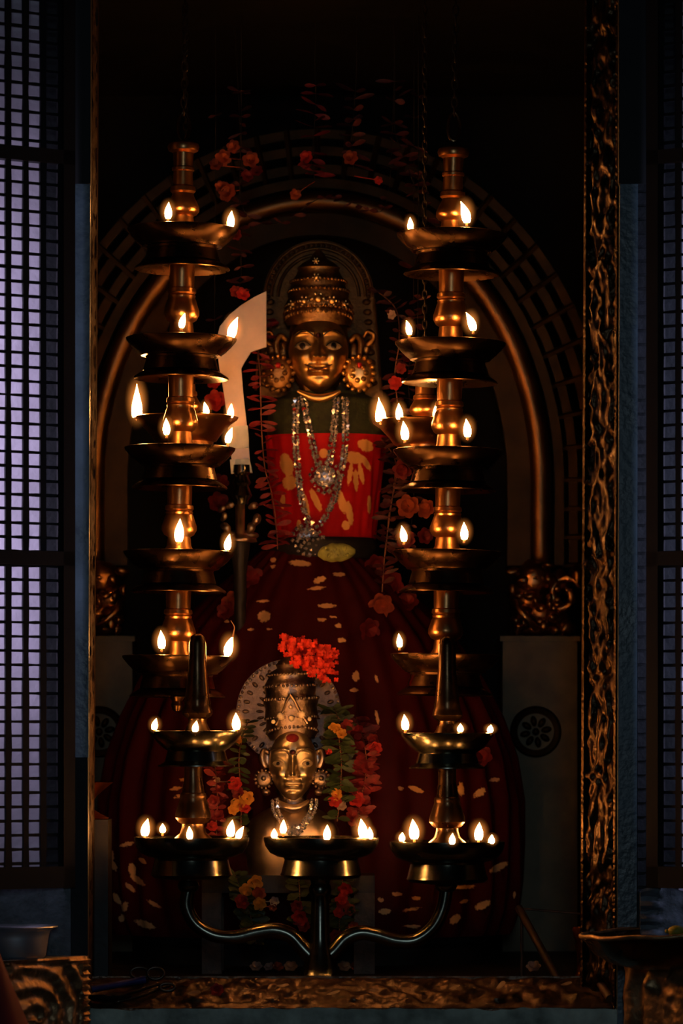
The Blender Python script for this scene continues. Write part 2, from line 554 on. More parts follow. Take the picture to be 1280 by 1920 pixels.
# ------------------------------------------------------------------ three branched standing lamp
YS = 0.16
s = S(YS)
STAND = thing('branched_oil_lamp', 'dark bronze standing oil lamp with three bowls on curved arms behind the sill', 'oil lamp', P(600, 1849, YS))


def pz(l, cy):       # list of (r, absolute py) -> profile
    return [(max(r, .0001) * s, -(q - cy) * s) for r, q in l]


def Lthe(name, axis, l, mat, parent=STAND, seg=48):
    b = B()
    cy = l[0][1]
    b.lathe(pz(l, cy), P(axis, cy, YS), seg)
    return b.build(name, mat, parent)


Lthe('base', 600, [(0, 1849), (70, 1849), (68, 1842), (44, 1832), (33, 1815), (28, 1795), (22, 1778), (18, 1762), (17, 1700), (17, 1680), (20, 1676), (22, 1668), (20, 1660), (17, 1657), (20, 1648), (30, 1640), (0, 1638)], M['bronze'])
for sg, pts in ((-1, [(352, 1640), (353, 1668), (350, 1700), (366, 1732), (400, 1753), (440, 1757), (480, 1748), (515, 1744), (545, 1754), (568, 1778), (585, 1795)]),
                (1, [(836, 1640), (836, 1665), (830, 1702), (812, 1738), (780, 1762), (745, 1764), (705, 1753), (675, 1749), (648, 1760), (628, 1782), (612, 1796)])):
    b = B()
    p = catmull([P(x, yy, YS) for x, yy in pts], 7)
    b.tube(p, [(13 + 4 * (i / len(p)) ** 3) * s for i in range(len(p))], 16)
    xx = pts[1][0]
    ao = b.build('arm', M['bronze'], STAND)
    b = B(); b.lathe(pz([(12, 1650), (18, 1653), (21, 1661), (18, 1668), (13, 1672)], 1660), P(xx, 1660, YS), 28)
    b.build('collar', M['bronze'], ao)

LB = [(0, 1592), (60, 1590), (92, 1582), (101, 1572), (105, 1569), (108, 1570), (108, 1575), (105, 1586), (96, 1599), (82, 1606), (71, 1608), (69, 1612), (75, 1636), (77, 1640), (70, 1646), (30, 1650), (0, 1650)]
stand_flames = {
    'l': (359, 0, [(270, 1567, 32, 6), (303, 1561, 17, 0), (360, 1573, 23, -1), (434, 1568, 30, 4), (448, 1572, 22, 10)]),
    'c': (602, 0, [(515, 1571, 17, 0), (530, 1562, 25, 1), (613, 1574, 27, 1), (680, 1570, 34, -4), (693, 1573, 22, -1)]),
    'r': (838, 8, [(752, 1577, 16, 1), (777, 1573, 37, -3), (844, 1584, 20, 1), (898, 1575, 33, 2), (918, 1582, 17, 1)])}
for key, (ax, dz, fl) in stand_flames.items():
    bo = Lthe('bowl', ax, [(r, q + dz) for r, q in LB], M['bronze'])
    b = B(); b.lathe([(0.0001, 0), (97 * s, 0)], P(ax, 1576 + dz, YS), 40); b.build('oil', M['oil'], bo)
    for (fx, fy, h, lean) in fl:
        dx = max(-96, min(96, fx - ax))
        full = math.sqrt(106.5 ** 2 - dx * dx)
        dy = -full if fy > 1567 + dz else full * .4
        base = P(fx, fy, YS + dy * s)
        base.x = P(ax, 0, YS).x + dx * s
        lo = P(0, 1572 + dz, YS).z
        base.z = max(base.z, lo)
        flame(bo, base, h * s, max(13, min(21, h * .56)) * s, lean * s)

UB = [(0, 1392), (40, 1390), (70, 1381), (80, 1372), (84, 1370), (87, 1371), (86, 1376), (74, 1392), (62, 1403), (55, 1407), (54, 1409), (59, 1427), (65, 1431), (72, 1435), (72, 1437), (58, 1434), (18, 1434), (0, 1434)]
COLM = [(0, 1432), (17, 1432), (17, 1462), (20, 1478), (21, 1486), (24, 1488), (25, 1494), (24, 1497), (28, 1508), (33, 1524), (34, 1533), (28, 1541), (21, 1545), (21, 1550), (25, 1562), (36, 1572), (38, 1582), (0, 1586)]
FINI = [(0, 1188), (7, 1189), (13, 1194), (15, 1202), (16, 1206), (17, 1250), (20, 1280), (23, 1310), (25, 1318), (24, 1322), (27, 1330), (29, 1337), (25, 1344), (17, 1348), (17, 1354), (21, 1364), (27, 1374), (0, 1380)]
upper = {'l': (368, 362, 370, [(291, 1368, 21, 4), (369, 1372, 20, 3), (444, 1368, 31, -1)], 0),
         'r': (838, 838, 838, [(757, 1368, 28, -2), (860, 1372, 15, 0), (918, 1373, 14, 2)], 4)}
for key, (ax, axc, axf, fl, dz) in upper.items():
    Lthe('column', axc, [(r, q + dz + (4 if key == 'r' else 0)) for r, q in COLM], M['brass_dark'], seg=36)
    bo = Lthe('upper_bowl', ax, [(r, q + dz) for r, q in UB], M['bronze'])
    Lthe('finial', axf, [(r, q + dz) for r, q in FINI], M['brass_dark'], seg=36)
    for (fx, fy, h, lean) in fl:
        dx = max(-79, min(79, fx - ax))
        dy = -math.sqrt(85.5 ** 2 - dx * dx)
        base = P(fx, fy, YS + dy * s)
        base.x = P(ax, 0, YS).x + dx * s
        base.z = max(base.z, P(0, 1373 + dz, YS).z)
        flame(bo, base, h * s, max(13, min(20, h * .56)) * s, lean * s)


# ------------------------------------------------------------------ faces
def g(x, sx):
    return math.exp(-(x / sx) ** 2)


def face(name, parent, cx, cy, y, hw, hh, depth, mat, ex, ev, bv, nv, mv, jaw=0.24, brow_up=0.1, amp=1.15):
    """relief face looking to -y. hw, hh in px; ex..mv in face units"""
    sc = S(y)
    c = P(cx, cy, y)
    W, H = hw * sc, hh * sc

    def rel(X, V):
        r = min(1.0, math.hypot(X / (1 - jaw * max(0, -V) ** 1.5), V))
        base = depth * math.sqrt(max(0, 1 - r ** 2.3))
        h = 0.0
        a = abs(X)
        # brow ridge
        t = (a - .42) / .42
        vb = bv + brow_up * (1 - t * t) - (0.10 if a < .15 else 0)
        h += 0.075 * g(V - vb, .055) * g(a - .45, .42)
        # eye socket
        h -= 0.10 * g(a - ex, .27) * g(V - ev, .15)
        h += 0.085 * g(a - ex, .19) * g(V - ev, .085)
        # lids
        h += 0.03 * g(a - ex, .24) * g(V - ev - .12 * (1 - ((a - ex) / .3) ** 2), .03)
        # nose
        tt = max(0, min(1, (bv - V) / (bv - nv)))
        if V < bv + .05:
            fall = 1 if V > nv else g(V - nv, .055)
            h += (0.05 + 0.30 * tt ** 1.4) * g(X, .085 + .085 * tt) * fall
            h += 0.15 * g(a - .19, .075) * g(V - nv - .02, .075)
        # cheeks and chin
        h += 0.10 * g(a - .52, .25) * g(V - (nv + .02), .25)
        h += 0.07 * g(X, .22) * g(V + .86, .14)
        h -= 0.05 * g(X, .35) * g(V - mv + .17, .06)
        # mouth
        lw = max(0.0, 1 - (X / .36) ** 2)
        h += 0.13 * math.sqrt(lw) * g(V - mv - .055 - .02 * abs(X), .05)
        h += 0.14 * math.sqrt(lw) * g(V - mv + .075, .058)
        h -= 0.07 * g(X, .33) * g(V - mv - .02 * a, .018)
        h -= 0.04 * g(X, .05) * g(V - (mv + .15), .05)
        return base + amp * h

    def pt(X, V, lift=0.0):
        return c + Vector((X * W, -(rel(X, V) + lift) * W, V * H))
    b = B()
    nr, na = 84, 140
    vs = [pt(0, 0)]
    fs = []
    for i in range(1, nr + 1):
        r = i / nr
        for k in range(na):
            a = 2 * PI * k / na
            V = r * math.sin(a)
            X = r * math.cos(a) * (1 - jaw * max(0, -V) ** 1.5)
            vs.append(pt(X, V))
    for k in range(na):
        fs.append((0, 1 + (k + 1) % na, 1 + k))
    for i in range(nr - 1):
        for k in range(na):
            k2 = (k + 1) % na
            a0, b0 = 1 + i * na, 1 + (i + 1) * na
            fs.append((a0 + k, a0 + k2, b0 + k2, b0 + k))
    b.add(vs, fs)
    # thickness behind the mask
    fo = b.build(name, mat, parent, smooth=180)

    def patch(X0, V0, rx, rv, lift, nm, m, almond=False):
        b = B()
        vs, fs = [pt(X0, V0, lift)], []
        nn = 22
        for i in (1, 2, 3):
            for k in range(nn):
                a = 2 * PI * k / nn
                sx, sv = math.cos(a), math.sin(a)
                if almond:
                    sv = sv * abs(math.sin(a)) ** .35
                vs.append(pt(X0 + rx * sx * i / 3, V0 + rv * sv * i / 3, lift * (1 if i < 3 else -.2)))
        for k in range(nn):
            fs.append((0, 1 + (k + 1) % nn, 1 + k))
        for i in range(2):
            for k in range(nn):
                k2 = (k + 1) % nn
                fs.append((1 + i * nn + k, 1 + i * nn + k2, 1 + (i + 1) * nn + k2, 1 + (i + 1) * nn + k))
        b.add(vs, fs)
        return b.build(nm, m, fo, smooth=180)
    return fo, pt, patch, W, H


# ------------------------------------------------------------------ the golden faced idol
YI = 1.02
si = S(YI)
IDOL = thing('goddess_idol', 'golden faced goddess idol in red printed silk between the hanging lamps', 'idol', P(600, 1812, YI) - Vector((0, 0, 0.0)))
IDOL['_o'] = tuple(IDOL.location)
fo, fpt, patch, W_, H_ = face('face', IDOL, 597, 662, YI - .05, 56, 74, 0.62, M['gold'], .52, .14, .40, -.16, -.44)
for sg in (-1, 1):
    patch(.52 * sg, .13, .25, .105, .035, 'eye', M['gem_cream'] if sg > 9 else M['enamel'], True)
    patch(.52 * sg - .01, .135, .13, .10, .055, 'pupil', M['black'])
    b = B()
    b.tube([fpt(sg * (.52 + .27 * q), .13 + .12 * (1 - q * q), .03) for q in [-1, -.7, -.3, 0, .3, .7, 1]], .011 * W_ * 2, 6)
    b.build('eyelid_line', M['black'], fo)
    b = B()
    b.tube([fpt(sg * (.16 + .66 * q), .34 + .20 * math.sin(PI * min(1, q * .78 + .08)), .03) for q in [0, .2, .4, .6, .8, 1]], .016 * W_ * 1.3, 6)
    b.build('eyebrow_line', M['black'], fo)
patch(0, .40, .085, .075, .05, 'bindi', M['maroon'])
b = B()
b.tube([fpt(x, -.44 + .09 * (abs(x) / .44) ** 2 - .015 * math.cos(x * 9), .03) for x in [-.46, -.4, -.3, -.2, -.1, 0, .1, .2, .3, .4, .46]], .02 * W_, 6)
b.build('mouth_line', M['maroon'], fo)

# head back, neck plate and body
b = B()
b.lathe([(0.0001, 84 * si), (30 * si, 80 * si), (52 * si, 55 * si), (58 * si, 10 * si), (50 * si, -40 * si), (32 * si, -66 * si), (34 * si, -90 * si), (0.0001, -92 * si)], P(597, 662, YI - .01), 36, .55)
b.build('head', M['gold_old'], IDOL)
b = B()
pp = [P(558 + (80 * q), 733 + 14 * math.sin(PI * q), YI - .085) for q in [i / 10 for i in range(11)]]
b.tube(pp, [3 * si + 5 * si * math.sin(PI * i / 10) for i in range(11)], 10)
b.build('neck_band', M['gold'], IDOL)

# torso (black stone core) with bodice and wrap
TORSO = [(0, 738), (70, 740), (98, 752), (106, 780), (108, 820), (104, 860), (98, 920), (90, 980), (84, 1030), (90, 1060)]


def trad(py):
    for (r0, y0), (r1, y1) in zip(TORSO, TORSO[1:]):
        if y0 <= py <= y1:
            return r0 + (r1 - r0) * (py - y0) / (y1 - y0)
    return TORSO[-1][0]


TX = 611


def tfront(px, py, lift=4):
    r = trad(py) + lift
    q = max(-1, min(1, (px - TX) / r))
    return YI - r * si * .62 * math.sqrt(max(0, 1 - q * q))


b = B(); b.lathe([(max(r, .0001) * si * .97, (740 - q) * si) for r, q in TORSO], P(TX, 740, YI), 48, .60)
b.build('torso', M['stone_black'], IDOL)


def ell(px, py, c):
    x, y_, rx, ry, *a = c
    a = math.radians(a[0]) if a else 0
    dx, dy = px - x, py - y_
    u = (dx * math.cos(a) + dy * math.sin(a)) / rx
    v = (-dx * math.sin(a) + dy * math.cos(a)) / ry
    return u * u + v * v


def motif_fn(lst, k=1.25):
    def f(v):
        px, py = toPX(v)
        m = 0.0
        for c in lst:
            e = ell(px, py, c)
            if e < 2.2:
                m = max(m, min(1.0, k - .9 * e))
        return m
    return f


TM = [(537, 872, 13, 24, -15), (543, 905, 15, 15), (664, 858, 22, 12, 10), (656, 888, 5, 24, 8), (667, 900, 5, 24, -2), (677, 888, 5, 22, -12), (686, 868, 6, 18, -30),
      (685, 835, 17, 12, 25), (592, 938, 7, 26, -25), (640, 940, 8, 26, -15), (655, 962, 7, 26, -8), (692, 945, 4, 20), (573, 948, 6, 26, -12), (606, 850, 9, 10), (648, 985, 8, 10), (530, 940, 5, 16), (560, 985, 5, 12)]


def wrapfold(a, z):
    return 1 + .012 * math.sin(a * 13 + z * 30) + .008 * math.sin(a * 29)


b = B()
rows = [818 + i * (1045 - 818) / 90 for i in range(91)]
b.lathe([((trad(q) + 5 + (2 if i == 0 else 0)) * si, (818 - q + 0) * si) for i, q in enumerate(rows)], P(TX, 818, YI), 220, .62, mod=wrapfold)
wrap = b.build('silk_wrap', M['sari_top'], IDOL, smooth=180, attr=motif_fn(TM))
b = B()
rows = [736 + i * 4 for i in range(24)]
b.lathe([(max(8, (trad(max(740, q)) + 3)) * si, (736 - q) * si) for q in rows], P(TX, 736, YI), 90, .615)
b.build('bodice', M['green_cloth'], IDOL, smooth=180)
b = B()
ring = [(96, 1010), (103, 1018), (106, 1030), (103, 1042), (96, 1048)]
b.lathe([(r * si, (1010 - q) * si) for r, q in ring], P(TX - 6, 1010, YI), 60, .72)
b.build('waist_belt', M['stone_black'], IDOL, smooth=180)

# skirt: wide pleated printed silk spreading round the seat
SK = [(92, 1032), (118, 1055), (160, 1090), (215, 1140), (268, 1200), (315, 1270), (352, 1345), (378, 1420), (392, 1500), (394, 1580), (393, 1650), (388, 1705), (378, 1735), (370, 1750)]


def skr(q):
    for (r0, y0), (r1, y1) in zip(SK, SK[1:]):
        if y0 <= q <= y1:
            return r0 + (r1 - r0) * (q - y0) / (y1 - y0)
    return SK[-1][0]


SM = [(238, 1583, 18, 5, -12), (207, 1600, 7, 18, -20), (212, 1622, 7, 16, -30), (185, 1634, 9, 26, -28), (248, 1630, 9, 15, -10), (258, 1650, 22, 7, 38), (244, 1664, 16, 6, 40), (219, 1685, 7, 15, -32),
      (199, 1708, 9, 22, -5), (234, 1700, 7, 13, 15), (228, 1722, 7, 10, 20), (289, 1695, 18, 5, 28), (271, 1733, 24, 8, 18), (267, 1614, 11, 5, 35), (300, 1640, 8, 4, 30),
      (744, 1676, 12, 5), (722, 1709, 15, 7), (714, 1687, 8, 5), (779, 1684, 10, 5), (772, 1705, 24, 4, -10), (773, 1737, 20, 4), (872, 1663, 26, 4, -4), (905, 1697, 20, 9, -25),
      (853, 1724, 16, 9, -40), (935, 1626, 24, 8, -28), (964, 1678, 4, 9), (870, 1690, 12, 4, -15),
      (562, 1056, 26, 7, 5), (635, 1077, 15, 5), (599, 1087, 16, 7, -20), (593, 1103, 22, 4, -6), (612, 1136, 21, 6), (603, 1162, 11, 4), (624, 1157, 8, 4), (634, 1173, 8, 6), (495, 1156, 15, 13), (493, 1127, 17, 4, -6),
      (512, 1050, 7, 6), (512, 1062, 7, 4), (389, 1084, 8, 9), (400, 1093, 6, 4), (425, 1165, 6, 4), (640, 1200, 10, 6), (470, 1180, 8, 4), (505, 1180, 6, 3),
      (705, 1276, 3, 14), (667, 1268, 8, 13, 10), (664, 1294, 11, 5), (706, 1345, 4, 16, -10), (864, 1480, 8, 18, -8), (899, 1486, 17, 9, -35), (927, 1462, 14, 5, -10), (780, 1480, 20, 6, 20), (750, 1478, 7, 6),
      (330, 1478, 16, 4, -12), (336, 1492, 14, 4, -20), (345, 1462, 12, 4)]


def pleat(a, z):
    return 1 + .016 * math.sin(a * 34) + .012 * math.sin(a * 19 + z * 6)


b = B()
rows = [1034 + i * (1749 - 1034) / 190 for i in range(191)]
b.lathe([(skr(q) * si, (1034 - q) * si) for q in rows], P(583, 1034, YI), 420, .62, mod=pleat)
b.build('skirt', M['sari_skirt'], IDOL, smooth=180, attr=motif_fn(SM, 1.08))

zq = P(0, 1745, YI).z
b = B(); b.lathe([(.001, zq), (330 * si, zq), (330 * si, zq - .02), (318 * si, zq - .03), (318 * si, 0), (.001, 0)], (P(583, 0, YI).x, YI, 0), 48, .58)
b.build('plinth', M['stone_black'], IDOL)
# crown
b = B()
CR = [(58, 612), (62, 604), (60, 596), (63, 592), (63, 584), (59, 580), (62, 574), (60, 566), (56, 560), (57, 550), (53, 544), (50, 536), (52, 530), (44, 520), (38, 508), (40, 503), (30, 494), (16, 486), (10, 476), (0, 466)]
b.lathe([(max(r, .0001) * si, (600 - q) * si) for r, q in CR], P(597, 600, YI - .02), 48, .8)
for py, r, rz in ((598, 62, 4), (588, 64, 3.2), (577, 62, 3.2), (548, 56, 3.4), (530, 52, 3)):
    for k in range(22):
        a = -PI / 2 + PI * k / 21
        c = P(597, py - 10 * math.cos(a) * (1 if py > 560 else .4), YI - .02) + Vector((math.sin(a) * r * si, -math.cos(a) * r * si * .8, 0))
        b.ball(c, rz * si, seg=8, rings=6)
cr = b.build('crown', M['gold_old'], IDOL, smooth=50)
b = B()
for (x, py, r) in ((596, 560, 8), (570, 564, 6), (622, 564, 6), (548, 570, 5), (645, 570, 5), (593, 520, 5), (592, 489, 4), (596, 580, 5)):
    off = (x - 597) * si
    b.ball(P(x, py, YI - .02 - math.sqrt(max(0, (62 * si) ** 2 - off * off)) * .8 - .002), r * si, r * si * .5, r * si, 10, 7)
    for k in range(6):
        a = 2 * PI * k / 6
        b.ball(P(x, py, YI - .02 - math.sqrt(max(0, (62 * si) ** 2 - off * off)) * .8) + Vector((math.cos(a) * r * 1.3 * si, 0, math.sin(a) * r * 1.3 * si)), r * .4 * si, seg=6, rings=4)
b.build('crown_rosettes', M['gold'], cr)
# ears and earrings
for sg in (-1, 1):
    ex = 597 + sg * 66
    b = B()
    pts = [P(ex - sg * 8, 640, YI - .03), P(ex + sg * 6, 630, YI - .04), P(ex + sg * 14, 645, YI - .045), P(ex + sg * 10, 668, YI - .045), P(ex + sg * 2, 688, YI - .04), P(ex - sg * 6, 676, YI - .035)]
    b.tube(catmull(pts, 5), 6 * si, 8)
    b.ball(P(ex, 662, YI - .03), 9 * si, 5 * si, 20 * si)
    b.build('ear', M['gold_old'], IDOL, smooth=180)
    b = B()
    cx, cy = 597 + sg * 76, 700
    c = P(cx, cy, YI - .06)
    b.ball(c, 26 * si, 9 * si, 30 * si, 18, 12)
    for k in range(16):
        a = 2 * PI * k / 16
        b.ball(c + Vector((math.cos(a) * 28 * si, -3 * si, math.sin(a) * 32 * si)), 5 * si, seg=8, rings=6)
    for k in range(7):
        a = 2 * PI * k / 7
        b.ball(c + Vector((math.cos(a) * 13 * si, -9 * si, math.sin(a) * 14 * si)), 5 * si, seg=8, rings=6)
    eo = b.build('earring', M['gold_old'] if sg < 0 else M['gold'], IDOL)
    b = B(); b.ball(c + Vector((0, -9 * si, 14 * si)), 6 * si); b.build('ruby', M['gem_red'], eo)
    b = B()
    pts = [P(597 + sg * 84, 650, YI - .03), P(597 + sg * 100, 640, YI - .04), P(597 + sg * 104, 628, YI - .045), P(597 + sg * 92, 622, YI - .045), P(597 + sg * 84, 632, YI - .04)]
    b.tube(catmull(pts, 5), [6 * si * (1 - .5 * i / 20) for i in range(21)], 8)
    b.ball(P(597 + sg * 88, 655, YI - .03), 9 * si, 7 * si, 12 * si)
    b.build('side_scroll', M['gold_old'], IDOL, smooth=180)
# halo plate
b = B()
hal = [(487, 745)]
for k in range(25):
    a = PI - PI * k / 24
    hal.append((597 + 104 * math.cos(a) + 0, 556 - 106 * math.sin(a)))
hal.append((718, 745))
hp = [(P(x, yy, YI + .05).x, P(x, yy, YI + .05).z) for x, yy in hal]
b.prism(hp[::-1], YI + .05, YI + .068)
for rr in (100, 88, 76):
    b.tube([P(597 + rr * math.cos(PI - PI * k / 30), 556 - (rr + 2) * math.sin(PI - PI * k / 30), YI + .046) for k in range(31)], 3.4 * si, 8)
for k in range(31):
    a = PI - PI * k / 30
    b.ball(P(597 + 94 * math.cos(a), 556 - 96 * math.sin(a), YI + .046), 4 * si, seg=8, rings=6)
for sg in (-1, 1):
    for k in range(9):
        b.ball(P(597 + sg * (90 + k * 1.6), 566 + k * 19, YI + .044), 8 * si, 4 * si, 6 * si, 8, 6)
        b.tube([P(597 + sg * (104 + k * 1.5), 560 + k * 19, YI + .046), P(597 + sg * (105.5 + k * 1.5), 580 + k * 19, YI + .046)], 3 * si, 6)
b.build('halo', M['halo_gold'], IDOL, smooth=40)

# ------------------------------------------------------------------ necklaces
def necklace(label, left, right, pend, pr):
    o = P(*left[0], tfront(*left[0]) - .012)
    root = thing('jewelled_necklace', label, 'necklace', o, 'necklaces on the goddess idol')
    st = B()
    n = 0
    for path in (left, right):
        pp = catmull([Vector((x, yy, 0)) for x, yy in path], 10)
        acc = 0
        for a, c in zip(pp, pp[1:]):
            acc += (c - a).length
            while acc > 5.5:
                acc -= 5.5
                for off in (-3.6, 3.6):
                    q = P(c.x + off + random.uniform(-1, 1), c.y + random.uniform(-1, 1), tfront(c.x, c.y) - .011)
                    n += 1
                    st.cur = 1 if n % 37 == 9 else 0
                    st.gem(q, random.uniform(3.9, 5.2) * S(q.y), rrot())
    st.build('strand', (M['gem'], M['gem_red']), root, smooth=0)
    b = B()
    px, py = pend
    for ring, k0 in ((0, 1), (pr * .36, 6), (pr * .68, 11), (pr, 16)):
        for k in range(k0):
            a = 2 * PI * k / k0 + ring
            rr = ring * random.uniform(.92, 1.1)
            q = P(px + rr * math.cos(a), py + rr * math.sin(a) * 1.08, tfront(px, py) - .022 - .008 * (1 - ring / pr))
            b.gem(q, random.uniform(4.2, 6.2) * S(q.y), rrot())
    b.ball(P(px, py, tfront(px, py) - .012), pr * .8 * si, 5 * si, pr * .8 * si, 12, 8)
    b.build('pendant', M['gem'], root, smooth=0)


necklace('shorter jewelled necklace, its pendant resting on the middle of the red silk', [(567, 737), (574, 775), (582, 815), (590, 850), (597, 872)],
         [(632, 737), (627, 790), (622, 840), (617, 872)], (609, 893), 26)
necklace('longer jewelled necklace with a flower pendant at the waist', [(556, 737), (554, 790), (555, 845), (560, 895), (568, 950), (580, 985)],
         [(646, 737), (648, 790), (646, 840), (638, 890), (622, 945), (600, 985)], (577, 1010), 27)

# betel leaf roll tucked at the waist
b = B()
c = P(631, 1036, YI - .155)
rot = Euler((0, math.radians(-4), 0)).to_matrix()
b.ball(c, 35 * si, 12 * si, 17 * si, 26, 16, rot)
b.v = [v + Vector((0, 0, 1)) * (.004 * noise.noise(Vector((v.x * 70, v.z * 90, 3)))) for v in b.v]
for k in range(14):
    x = random.uniform(-28, 28); z = random.uniform(-9, 11)
    b.ball(c + Vector((x * si, -10 * si, z * si)), random.uniform(3, 6) * si, 3 * si, random.uniform(2, 4) * si, 8, 6, rrot())
tag(b.build('leaf_roll', M['leaf_pale'], None, c, smooth=180), 'pale green leaf roll tucked under the waist pendant', 'leaf roll')

# ------------------------------------------------------------------ sword with its hilt and silver hand
YB = 0.86
sb = S(YB)
o = P(452, 1010, YB)
SW = thing('ceremonial_sword', 'broad pale ceremonial sword standing upright left of the golden face', 'sword', o)
bl = [(436, 885), (470, 885), (468, 862), (464, 810), (458, 750), (453, 680), (498, 672), (498, 545), (478, 556), (452, 572), (430, 590), (412, 612), (404, 640), (410, 690), (420, 740), (428, 800), (433, 850)]
bl = [(436, 885), (470, 885), (464, 810), (456, 740), (452, 690), (470, 660), (499, 650), (499, 546), (478, 556), (452, 572), (430, 590), (412, 612), (405, 640), (411, 690), (420, 740), (428, 800), (433, 850)]
b = B()
b.prism([(P(x, yy, YB).x, P(x, yy, YB).z) for x, yy in bl][::-1], YB, YB + .010)
b.build('blade', M['blade'], SW, smooth=0)
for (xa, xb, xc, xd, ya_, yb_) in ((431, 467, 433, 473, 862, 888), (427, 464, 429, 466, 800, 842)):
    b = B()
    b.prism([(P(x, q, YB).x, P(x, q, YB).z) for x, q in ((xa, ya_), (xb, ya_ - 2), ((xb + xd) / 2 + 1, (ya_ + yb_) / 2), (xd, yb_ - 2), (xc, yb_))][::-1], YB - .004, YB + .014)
    b.build('glint_band', M['white_glint'], SW, smooth=0)  # pale bands added on the blade for the window's reflection
b = B()
b.lathe([(max(r, .001) * sb, (885 - q) * sb) for r, q in [(0, 870), (17, 872), (18, 886), (12, 892), (14, 898), (18, 906), (13, 912), (17, 922), (20, 930), (13, 938), (12, 946), (0, 948)]], P(453, 885, YB + .005), 24)
b.build('grip', M['bronze'], SW)
b = B()
b.lathe([(max(r, .001) * sb, (940 - q) * sb) for r, q in [(0, 940), (9, 942), (9, 1000), (14, 1004), (30, 1010), (32, 1016), (0, 1018)]], P(450, 940, YB + .005), 24)
for x0, py0, x1, py1, r in ((425, 950, 435, 948, 6), (420, 965, 416, 975, 6), (418, 985, 426, 1000, 8), (478, 948, 468, 952, 7), (482, 968, 474, 985, 8), (470, 985, 466, 998, 8), (412, 958, 418, 952, 5)):
    b.tube(catmull([P(x0, py0, YB), P((x0 + x1) / 2 + 3, (py0 + py1) / 2 - 2, YB - .01), P(x1, py1, YB)], 5), [r * sb * .8, r * sb, r * sb, r * sb, r * sb * .8, r * sb * .6], 8)
b.ball(P(450, 1004, YB + .02), 36 * sb, 12 * sb, 10 * sb)
b.build('ornate_hand', M['silver'], SW, smooth=180)
b = B()
b.lathe([(20 * sb, 0), (12 * sb, -60 * sb), (10 * sb, -.215)], P(450, 1014, YB + .01) * 1, 16)
b.build('support_rod', M['stone_black'], SW)

# ------------------------------------------------------------------ silver idol
YM = 0.60
sm = S(YM)
SIL = thing('silver_idol', 'silver face idol with round halo below the golden faced idol', 'idol', P(547, 1640, YM))
fo, fpt, patch, W_, H_ = face('face', SIL, 549, 1434, YM - .03, 46, 66, 0.60, M['silver_face'] if 'silver_face' in M else pbr('warm_silver_face', (0.95, 0.72, 0.46), 1.0, 0.32, 0.15, 40, 0.15, 90, 0.06), .60, .04, .33, -.30, -.52, .26, .12, 1.4)  # face in a lighter, warmer silver than the bust
for sg in (-1, 1):
    patch(.60 * sg, .035, .24, .10, .05, 'eye', M['enamel'], True)
    patch(.60 * sg, .035, .10, .07, .075, 'pupil', M['black'])
    b = B()
    b.tube([fpt(sg * (.14 + .70 * q), .24 + .24 * math.sin(PI * min(1, q * .7 + .05)), .03) for q in [0, .2, .4, .6, .8, 1]], .022 * W_, 6)
    b.build('eyebrow_line', M['silver_old'], fo)
patch(0, .36, .13, .078, .06, 'bindi', M['maroon'])
patch(-.02, .76, .28, .13, .05, 'kumkum_mark', M['kumkum'])
b = B()
b.lathe([(0.001, 70 * sm), (30 * sm, 64 * sm), (42 * sm, 20 * sm), (40 * sm, -30 * sm), (26 * sm, -60 * sm), (27 * sm, -80 * sm), (0.001, -82 * sm)], P(549, 1434, YM), 30, .6)
b.build('head', M['silver_old'], SIL)
b = B()
BU = [(0, 1492), (26, 1493), (33, 1502), (38, 1512), (58, 1522), (78, 1536), (86, 1556), (88, 1590), (84, 1640), (0, 1640)]
b.lathe([(max(r, .001) * sm, (1492 - q) * sm) for r, q in BU], P(549, 1492, YM + .01), 44, .55)
b.build('bust', M['silver'], SIL, smooth=60)
b = B()
b.tube([P(518 + 62 * q, 1502 + 14 * math.sin(PI * q), YM - .045 - .012 * math.sin(PI * q)) for q in [i / 12 for i in range(13)]], [4 * sm + 4 * sm * math.sin(PI * i / 12) for i in range(13)], 10)
b.build('collar', M['silver'], SIL, smooth=180)
b = B()
for side, pth in ((-1, [(515, 1500), (518, 1520), (528, 1540), (540, 1556), (549, 1562)]), (1, [(590, 1500), (586, 1520), (574, 1540), (562, 1556), (552, 1562)])):
    pp = catmull([Vector((x, yy, 0)) for x, yy in pth], 8)
    for c in pp:
        for off in (-5, 4):
            b.gem(P(c.x + off, c.y + random.uniform(-2, 2), YM - .055), random.uniform(3.4, 5) * sm, rrot())
for k in range(20):
    b.gem(P(549 + random.uniform(-18, 18), 1556 + random.uniform(-8, 8), YM - .06), random.uniform(3, 5) * sm, rrot())
b.build('jewel_necklace', M['gem'], SIL, smooth=0)
b = B()
CS = [(42, 1384), (47, 1376), (45, 1370), (49, 1362), (47, 1350), (50, 1344), (48, 1326), (51, 1318), (51, 1308), (47, 1304), (48, 1292), (49, 1286), (45, 1278), (40, 1270), (42, 1264), (32, 1257), (22, 1252), (26, 1246), (18, 1238), (8, 1233), (0, 1232)]
ctilt = Matrix.Translation(P(548, 1380, YM)) @ Matrix.Rotation(-.045, 4, 'Y')
b.lathe([(max(r, .001) * sm, (1380 - q) * sm) for r, q in CS], (0, 0, 0), 44, .8, mtx=ctilt)
for py, r, rz in ((1373, 47, 3.2), (1310, 51, 3.4), (1286, 49, 2.8), (1264, 42, 2.6), (1345, 49, 2.6)):
    for k in range(20):
        a = -PI / 2 + PI * k / 19
        up = (10 * math.cos(a) if py > 1360 else 0)
        b.ball(ctilt @ Vector((math.sin(a) * r * sm, -math.cos(a) * r * sm * .8, (1380 - py + up) * sm)), rz * sm, seg=8, rings=6)
tri = [(-30, 1358), (-16, 1334), (-8, 1316), (0, 1302), (8, 1316), (16, 1334), (30, 1358)]
